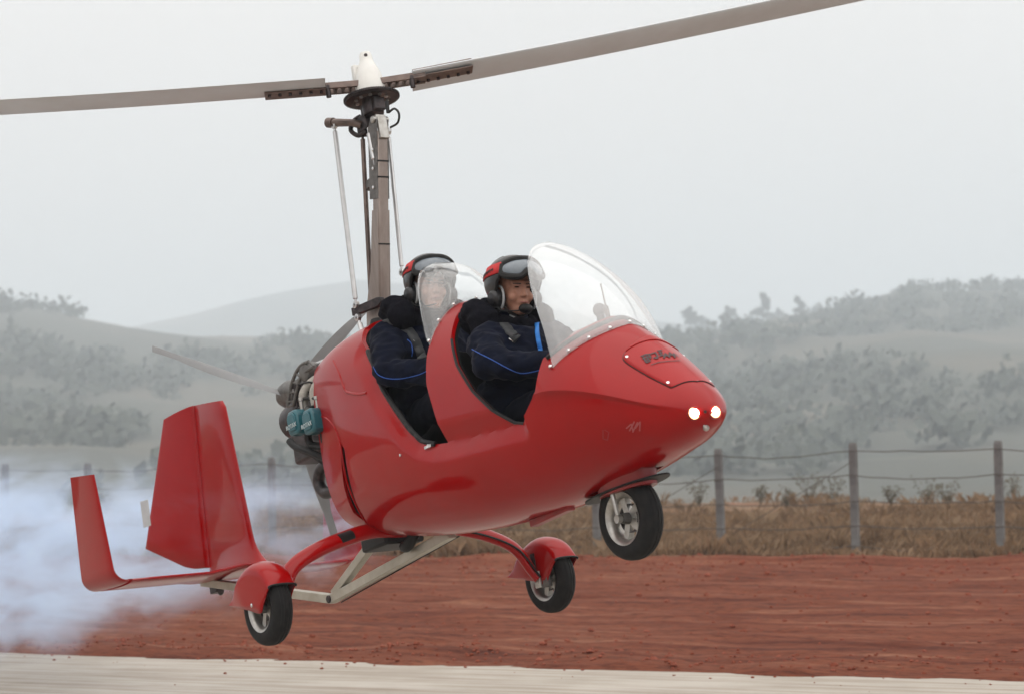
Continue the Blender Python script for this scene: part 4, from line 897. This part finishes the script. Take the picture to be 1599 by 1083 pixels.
def person(yaw, head, shR, elR, wrR, shL, elL, wrL, pel, kn, ft, label, glasses, mask):
    root = empty('person', MW @ Matrix.Translation(pel)); off = pel
    tag(root, label, 'person', None)
    HR = HR0 @ Matrix.Rotation(R_(yaw), 3, 'Z')
    def H(x, y, z): return head + HR @ V(x, y, z)
    neck = H(-.03, 0, -.16); chest = (shR+shL)*.5+V(.02, 0, -.10); waist = pel.lerp(chest, .42)
    # ---- body: one continuous figure (head, neck, trunk, limbs, hands)
    b = MB(); b.ell(H(-.015, 0, .02), (.095, .075, .10), 20, HR); b.ell(H(.030, 0, -.035), (.066, .064, .085), 20, HR); b.ell(H(.036, 0, -.092), (.052, .046, .036), 16, HR)
    b.cap(H(.088, 0, .006), H(.108, 0, -.034), .009, .0125); b.ell(H(.100, .012, -.038), (.010, .008, .008), 10, HR); b.ell(H(.100, -.012, -.038), (.010, .008, .008), 10, HR)
    for s in (-1, 1):
        b.ell(H(.062, s*.040, -.040), (.032, .024, .028), 14, HR); b.cap(H(.086, 0, .026), H(.070, s*.045, .026), .012, .011, 10); b.cap(H(.094, 0, -.064), H(.084, s*.022, -.067), .0085, .005, 10); b.cap(H(.092, 0, -.074), H(.084, s*.018, -.073), .0085, .005, 10)
        b.ell(H(.079, s*.031, .003), (.012, .017, .009), 12, HR); b.ell(H(-.01, s*.075, -.02), (.02, .012, .032), 12, HR)
    b.ell(H(.078, 0, -.108), (.022, .024, .018), 12, HR)
    b.cap(H(-.02, 0, -.07), neck, .055, .058); b.cap(neck, chest, .06, .10); b.cap(chest+V(0, -.09, 0), chest+V(0, .09, 0), .09, .09); b.cap(chest, pel, .11, .12)
    for sh_, el, wr in ((shR, elR, wrR), (shL, elL, wrL)):
        b.cap(chest, sh_, .07, .05); b.cap(sh_, el, .045, .036); b.cap(el, wr, .036, .026)
        d = (wr-el).normalized(); u = d.cross(V(0, 0, 1)).normalized(); n_ = u.cross(d)
        pm_ = wr+d*.055; b.cap(wr, pm_, .026, .030)
        for i, ln in enumerate((.062, .072, .068, .052)):
            k0 = pm_+u*(-.027+.018*i)+d*.02; k1 = k0+d*ln*.45-n_*.012; k2 = k1+d*ln*.1-n_*.030; b.cap(k0, k1, .0095, .009, 8); b.cap(k1, k2, .009, .0075, 8)
        t0 = wr+d*.03+u*(-.028); b.cap(t0, t0+d*.035-u*.012-n_*.02, .011, .009, 8)
    for s in (-1, 1):
        k = V(kn.x, kn.y*s, kn.z); f = V(ft.x, ft.y*s, ft.z); b.cap(pel+V(0, .09*s, 0), k, .085, .055); b.cap(k, f, .05, .035); b.cap(f, f+V(.16, 0, -.01), .035, .028)
    me = remesh(b, .0055, 3, .45); bd = link('body', me, M['skin'], root, sharp=180); me.transform(Matrix.Translation(-off))
    # eyes, brows, lips
    for s in (-1, 1):
        q = MB(); q.ell(H(.0885, s*.031, .003), (.006, .0135, .0038), 12, HR); q.build('eye', M['eye'], bd, off=off)
        q = MB(); q.cap(H(.0965, s*.015, .0185), H(.083, s*.048, .0205), .0028, .002, 8); q.build('eyebrow', M['hair'], bd, off=off)
    q = MB(); q.cap(H(.1005, -.018, -.069), H(.1005, .018, -.069), .003, .003, 8); q.build('lips', M['lip'], bd, off=off)
    # ---- trousers
    b = MB(); b.cap(pel+V(.0, -.10, .02), pel+V(.0, .10, .02), .125, .125)
    for s in (-1, 1): k = V(kn.x, kn.y*s, kn.z); f = V(ft.x, ft.y*s, ft.z); b.cap(pel+V(0, .10*s, 0), k, .11, .082); b.cap(k, f, .078, .06)
    me = wrinkle(remesh(b, .014, 4), .009, 8, 2.2); me.transform(Matrix.Translation(-off)); link('trousers', me, M['trouser'], root, sharp=180)
    # ---- padded jacket
    b = MB(); b.cap(waist+V(0, -.09, 0), waist+V(0, .09, 0), .15, .15); b.cap(pel+V(0, -.09, .06), pel+V(0, .09, .06), .14, .14); b.cap(chest+V(0, -.10, 0), chest+V(0, .10, 0), .145, .145); b.cap(chest, waist, .16, .16)
    for sh_, el, wr in ((shR, elR, wrR), (shL, elL, wrL)): b.cap(chest+V(0, 0, .05), sh_, .11, .092); b.cap(sh_, el, .09, .078); b.cap(el, wr, .075, .056)
    b.cap(neck+V(-.01, 0, -.04), neck+V(.0, 0, .0), .11, .088)
    me = wrinkle(remesh(b, .010, 5), .015, 10, head.x*7); jb = bvh(me); me2 = me.copy(); me.transform(Matrix.Translation(-off)); jk = link('jacket', me, M['navy'], root, sharp=180)
    # hood and collar
    b = MB(); b.lathe([(.085, -.03), (.115, -.05), (.125, -.01), (.110, .04), (.088, .05), (.080, .0)], neck+hu*.0-hf*.01, hu*1+hf*.25, 30, True)
    for k in range(9): an = R_(80+200*k/8); b.ell(neck+hf*(.16*math.cos(an)-.03)+hl*(.165*math.sin(an))+hu*(.03+.03*math.sin(k*2.1)), (.078, .074, .072+.015*math.sin(k*3.3)), 14)
    me = wrinkle(remesh(b, .011, 3), .010, 16, 5.5); hb2 = bvh(me); me.transform(Matrix.Translation(-off)); link('hood', me, M['fur'], jk, sharp=180)
    # ---- helmet: shell open at the face
    C0 = (-.012, 0, .035); RX, RY, RZ = .152, .126, .124
    def hs(an, el_, k=1.0): return H(C0[0]+RX*k*math.cos(el_)*math.cos(an), C0[1]+RY*k*math.cos(el_)*math.sin(an), C0[2]+RZ*k*math.sin(el_))
    rows = []
    for i in range(25):
        el_top = math.pi/2; row = []
        for j in range(49):
            an = 2*math.pi*j/48; face = max(0, math.cos(an)); lo = R_(-38) if math.cos(an) < .1 else R_(-38)+(R_(14)+R_(38))*sm(.1, .55, math.cos(an))
            e = el_top+(lo-el_top)*i/24; row.append(hs(an, e))
        rows.append(row)
    b = MB(); b.grid(rows); he = b.build('helmet', M['helmet'], root, sharp=60, solid=.014, off=off)
    b = MB(); b.tube(rows[-1], .009, 8); b.build('helmet_rim', M['black'], he, off=off)
    for k in range(-2, 3):
        b = MB(); b.tube([hs(R_(180)*0+R_(k*16), R_(90-u*3.2), 1.035) if False else hs(R_(180+k*22), R_(75-u*4), 1.05) for u in range(9)], [(.006 if 0 < u < 8 else .002) for u in range(9)], 6); b.build('helmet_vent', M['black'], he, off=off)
    # goggles pushed up on the helmet
    def gp(an, e, k): return hs(an, e, k)
    rows = []; fr_t, fr_b = [], []
    for j in range(33):
        an = R_(-54+108*j/32); x = abs(j-16)/16; notch = .6*math.exp(-(x/.2)**2)
        top = R_(47-14*x**3); bot = R_(4+24*notch+8*x**4); rows.append([gp(an, bot+(top-bot)*k/6, 1.09+.055*math.sin(math.pi*k/6)+.03*(1-x*x)-.05*(k/6)*(1-x)*0) for k in range(7)]); fr_t.append(rows[-1][-1]); fr_b.append(rows[-1][0])
    b = MB(); b.grid(rows); go = b.build('goggles', M['lens'], root, sharp=80, solid=.004, off=off)
    b = MB(); loop = fr_t+list(reversed(fr_b)); b.tube(loop+[loop[0]], .016, 8); b.build('goggle_frame', M['black'], go, off=off)
    rows = []
    for j in range(40):
        an = R_(54+252*j/39); e0 = R_(30-16*math.sin(math.pi*j/39)); rows.append([hs(an, e0-R_(13), 1.085), hs(an, e0+R_(13), 1.085)])
    b = MB(); b.grid(rows); st_ = b.build('goggle_strap', M['strap'], go, sharp=80, solid=.004, off=off)
    b = MB()
    for q0 in range(6):
        an = R_(-76-8*q0); e0 = R_(30-16*math.sin(math.pi*(294-(360-84-9*q0)+0)/228)) if False else R_(24-2.2*q0)
        b.tube([hs(an, e0-R_(4), 1.095), hs(an-R_(3), e0+R_(3), 1.095), hs(an-R_(6), e0-R_(3), 1.095), hs(an-R_(8), e0+R_(2), 1.095)], .0022, 5)
    b.build('strap_lettering', M['ink'], st_, off=off)
    # headset cups and boom microphone
    for s in (-1, 1):
        b = MB(); b.lathe([(.0, .035), (.030, .033), (.042, .020), (.045, -.005), (.043, -.025)], H(.005, s*.098, -.045), hl*s+hu*-.1, 24); cup = b.build('ear_cup', M['helmet'], he, off=off)
        b = MB(); b.tube([H(.010+.047*math.cos(q), s*.086, -.043+.056*math.sin(q)) for q in [R_(-60+150*k/14) for k in range(15)]], .006, 8); b.build('cup_seal', M['greyring'], cup, off=off)
    b = MB(); b.tube(bez([H(.01, -.11, -.07), H(.06, -.10, -.105), H(.105, -.04, -.11), H(.114, -.004, -.10)], 16), .0035, 6); b.build('microphone_boom', M['black'], he, off=off)
    if not mask: b = MB(); b.ell(H(.112, .0, -.100), (.024, .036, .024), 16, HR); b.build('microphone_foam', M['black'], he, off=off)
    b = MB()
    for s in (-1, 1): b.tube(bez([H(.035, s*.085, -.06), H(.045, s*.062, -.105), H(.05, 0, -.135)], 12), .007, 6)
    b.build('chin_strap', M['black'], he, off=off)
    if glasses:
        b = MB()
        for s in (-1, 1):
            b.tube([H(.104-.3*(abs(.021*math.cos(q))*0), s*.031+.021*math.cos(q), .0+.015*math.sin(q)) for q in [2*math.pi*k/20 for k in range(21)]], .0016, 6); b.tube([H(.103, s*.053, .004), H(.02, s*.078, .006)], .0018, 6)
        b.tube([H(.105, -.010, .004), H(.107, 0, .007), H(.105, .010, .004)], .0016, 6); b.build('spectacles', M['bronze'], root, off=off)
    return root, off, jb, jk, H, hb2
def surfline(root, off, jb, pxs, r, m_, name, parent, flatw=None):
    b = MB()
    if flatw: 
        v0 = len(b.v); strip(b, pxs, flatw, .004, jb)
        if b.v: b.build(name, M[m_], parent, off=off, smooth=True, sharp=80, solid=.003)
    else:
        pts = [hit(x, y, .0, jb)[0] for x, y in pxs]; pts = [p for p in pts if p]
        out = []
        for p in pts:
            if not out or (p-out[-1]).length < .12: out.append(p)
        if len(out) > 2: b.tube(out, r, 6); b.build(name, M[m_], parent, off=off)
# pilot
hd = U(803,452,0)
shR, elR, wrR = U(760,535,-.19), U(764,566,-.30), U(858,572,-.14)
shL = V(shR.x, -shR.y, shR.z+.01); elL, wrL = V(elR.x+.02, .31, elR.z-.02), V(1.55, .24, .66)
pr1 = person(-8, hd, shR, elR, wrR, shL, elL, wrL, V(1.13, 0, .56), V(1.66, .16, .60), V(2.02, .14, .36), 'person in navy jacket, helmet and raised goggles sitting behind the large front windshield', False, False)
root, off, jb, jk, H, hb2 = pr1
surfline(root, off, jb, smoothpx([(737,545),(752,553),(770,562),(790,573),(812,582),(832,580),(850,575),(862,571)], 40), .0022, 'pipe', 'blue_piping', jk)
surfline(root, off, jb, smoothpx([(848,478),(842,492),(838,512),(840,530),(844,548)], 24), .0, 'blue', 'lanyard', jk, .022)
surfline(root, off, jb, smoothpx([(786,505),(798,520),(808,530)], 16), 0, 'belt', 'shoulder_belt', jk, .05)
surfline(root, off, jb, smoothpx([(795,528),(801,533)], 6), .004, 'chrome', 'buckle', jk)
surfline(root, off, jb, smoothpx([(796,492),(806,497),(815,503)], 10), .004, 'greyring', 'zip_pull', jk)
# passenger
hd = U(672,446,0)
shR, elR, wrR = U(607,527,-.20), U(606,578,-.31), U(690,585,-.20)
shL = V(shR.x, -shR.y, shR.z+.01); elL, wrL = V(elR.x+.03, .31, elR.z-.02), V(.92, .22, .92)
pr2 = person(-16, hd, shR, elR, wrR, shL, elL, wrL, V(.46, 0, .78), V(.90, .22, .80), V(1.12, .27, .42), 'person in navy jacket, glasses and helmet sitting in the raised rear seat before the mast', True, True)
root, off, jb, jk, H, hb2 = pr2
surfline(root, off, jb, smoothpx([(583,572),(590,584),(604,590),(622,591),(640,588),(655,584),(668,578)], 40), .0022, 'pipe', 'blue_piping', jk)
surfline(root, off, jb, smoothpx([(636,530),(642,536),(644,548),(643,556)], 14), .0025, 'pipe', 'blue_piping', jk)
surfline(root, off, jb, smoothpx([(722,476),(708,486),(700,500),(694,520)], 20), 0, 'blue', 'lanyard', jk, .022)
surfline(root, off, jb, smoothpx([(602,500),(622,505),(642,520),(654,545),(660,560)], 24), 0, 'belt', 'shoulder_belt', jk, .05)
surfline(root, off, jb, smoothpx([(645,531),(651,536)], 6), .004, 'chrome', 'buckle', jk)
# ================================================================== AIR: haze and smoke
def volmat(name, col, dens, anis=0):
    m = bpy.data.materials.new(name); m.use_nodes = True; t_ = m.node_tree; t_.nodes.clear(); v = t_.nodes.new('ShaderNodeVolumePrincipled')
    v.inputs['Color'].default_value = (*col, 1); v.inputs['Density'].default_value = dens; v.inputs['Anisotropy'].default_value = anis
    o = t_.nodes.new('ShaderNodeOutputMaterial'); t_.links.new(v.outputs[0], o.inputs['Volume']); return m, v
hzm, _ = volmat('haze', (.85, .93, 1.0), .0008)
b = MB(); b.box((0, 800, 130), (7000, 5200, 284)); hz = b.build('haze', hzm, smooth=False); tag(hz, 'pale grey haze lying over the fields and hills', 'haze', kind='stuff')
# exhaust smoke trailing behind the aircraft
smm, sv = volmat('smoke', (.70, .82, 1.0), 1)
t_ = smm.node_tree; n_ = t_.nodes.new; l_ = t_.links.new
tcx = n_('ShaderNodeTexCoord')
mpx = n_('ShaderNodeMapping'); mpx.inputs['Scale'].default_value = (.4, 1, 1.5); l_(tcx.outputs['Object'], mpx.inputs[0])
n1 = n_('ShaderNodeTexNoise'); n1.inputs['Scale'].default_value = 1.9; n1.inputs['Detail'].default_value = 6; n1.inputs['Roughness'].default_value = .6; n1.inputs['Distortion'].default_value = 1.0; l_(mpx.outputs[0], n1.inputs['Vector'])
r1 = n_('ShaderNodeMapRange'); r1.inputs[1].default_value = .47; r1.inputs[2].default_value = .66; r1.inputs[3].default_value = 0; r1.inputs[4].default_value = 1; l_(n1.outputs[0], r1.inputs[0])
# fade towards the edge of the plume: distance from its axis, the local x axis
sx = n_('ShaderNodeSeparateXYZ'); l_(tcx.outputs['Object'], sx.inputs[0])
def mth(op, a_, b_=None, c_=None):
    q = n_('ShaderNodeMath'); q.operation = op
    for i, v in enumerate((a_, b_, c_)):
        if v is None: continue
        if isinstance(v, (int, float)): q.inputs[i].default_value = v
        else: l_(v, q.inputs[i])
    return q.outputs[0]
rad = mth('MULTIPLY_ADD', sx.outputs[0], .115, .52)              # plume radius grows with the distance behind
dy = mth('DIVIDE', sx.outputs[1], rad); dz = mth('DIVIDE', sx.outputs[2], mth('MULTIPLY', rad, .85))
rr2 = mth('SQRT', mth('ADD', mth('MULTIPLY', dy, dy), mth('MULTIPLY', dz, dz)))
fall = n_('ShaderNodeMapRange'); fall.interpolation_type = 'SMOOTHSTEP'; fall.inputs[1].default_value = 1.0; fall.inputs[2].default_value = .25; fall.inputs[3].default_value = 0; fall.inputs[4].default_value = 1; l_(rr2, fall.inputs[0])
fx = n_('ShaderNodeMapRange'); fx.interpolation_type = 'SMOOTHSTEP'; fx.inputs[1].default_value = .0; fx.inputs[2].default_value = .5; l_(sx.outputs[0], fx.inputs[0])
d1 = mth('MULTIPLY', mth('MULTIPLY', r1.outputs[0], fall.outputs[0]), fx.outputs[0]); l_(mth('MULTIPLY', d1, 2.7), sv.inputs['Density'])
s0 = MW @ U(560,800,.45); s1 = W(-60, 880, 16.2)
ax_ = (s1-s0); LEN = ax_.length+2.5; ax_.normalize(); yy = V(0, 0, 1).cross(ax_).normalized(); zz = ax_.cross(yy)
b = MB(); pts = [V(x, 0, 0) for x in np.linspace(0, LEN, 14)]; b.tube(pts, [(.52+.115*p.x)*1.02 for p in pts], 20)
smo = b.build('smoke', smm, smooth=False); smo.matrix_world = Matrix.Translation(s0) @ Matrix((ax_, yy, zz)).transposed().to_4x4()
tag(smo, 'bluish white exhaust smoke drifting behind the tail of the gyroplane', 'smoke', kind='stuff')
print('smoke', s0, s1, LEN)
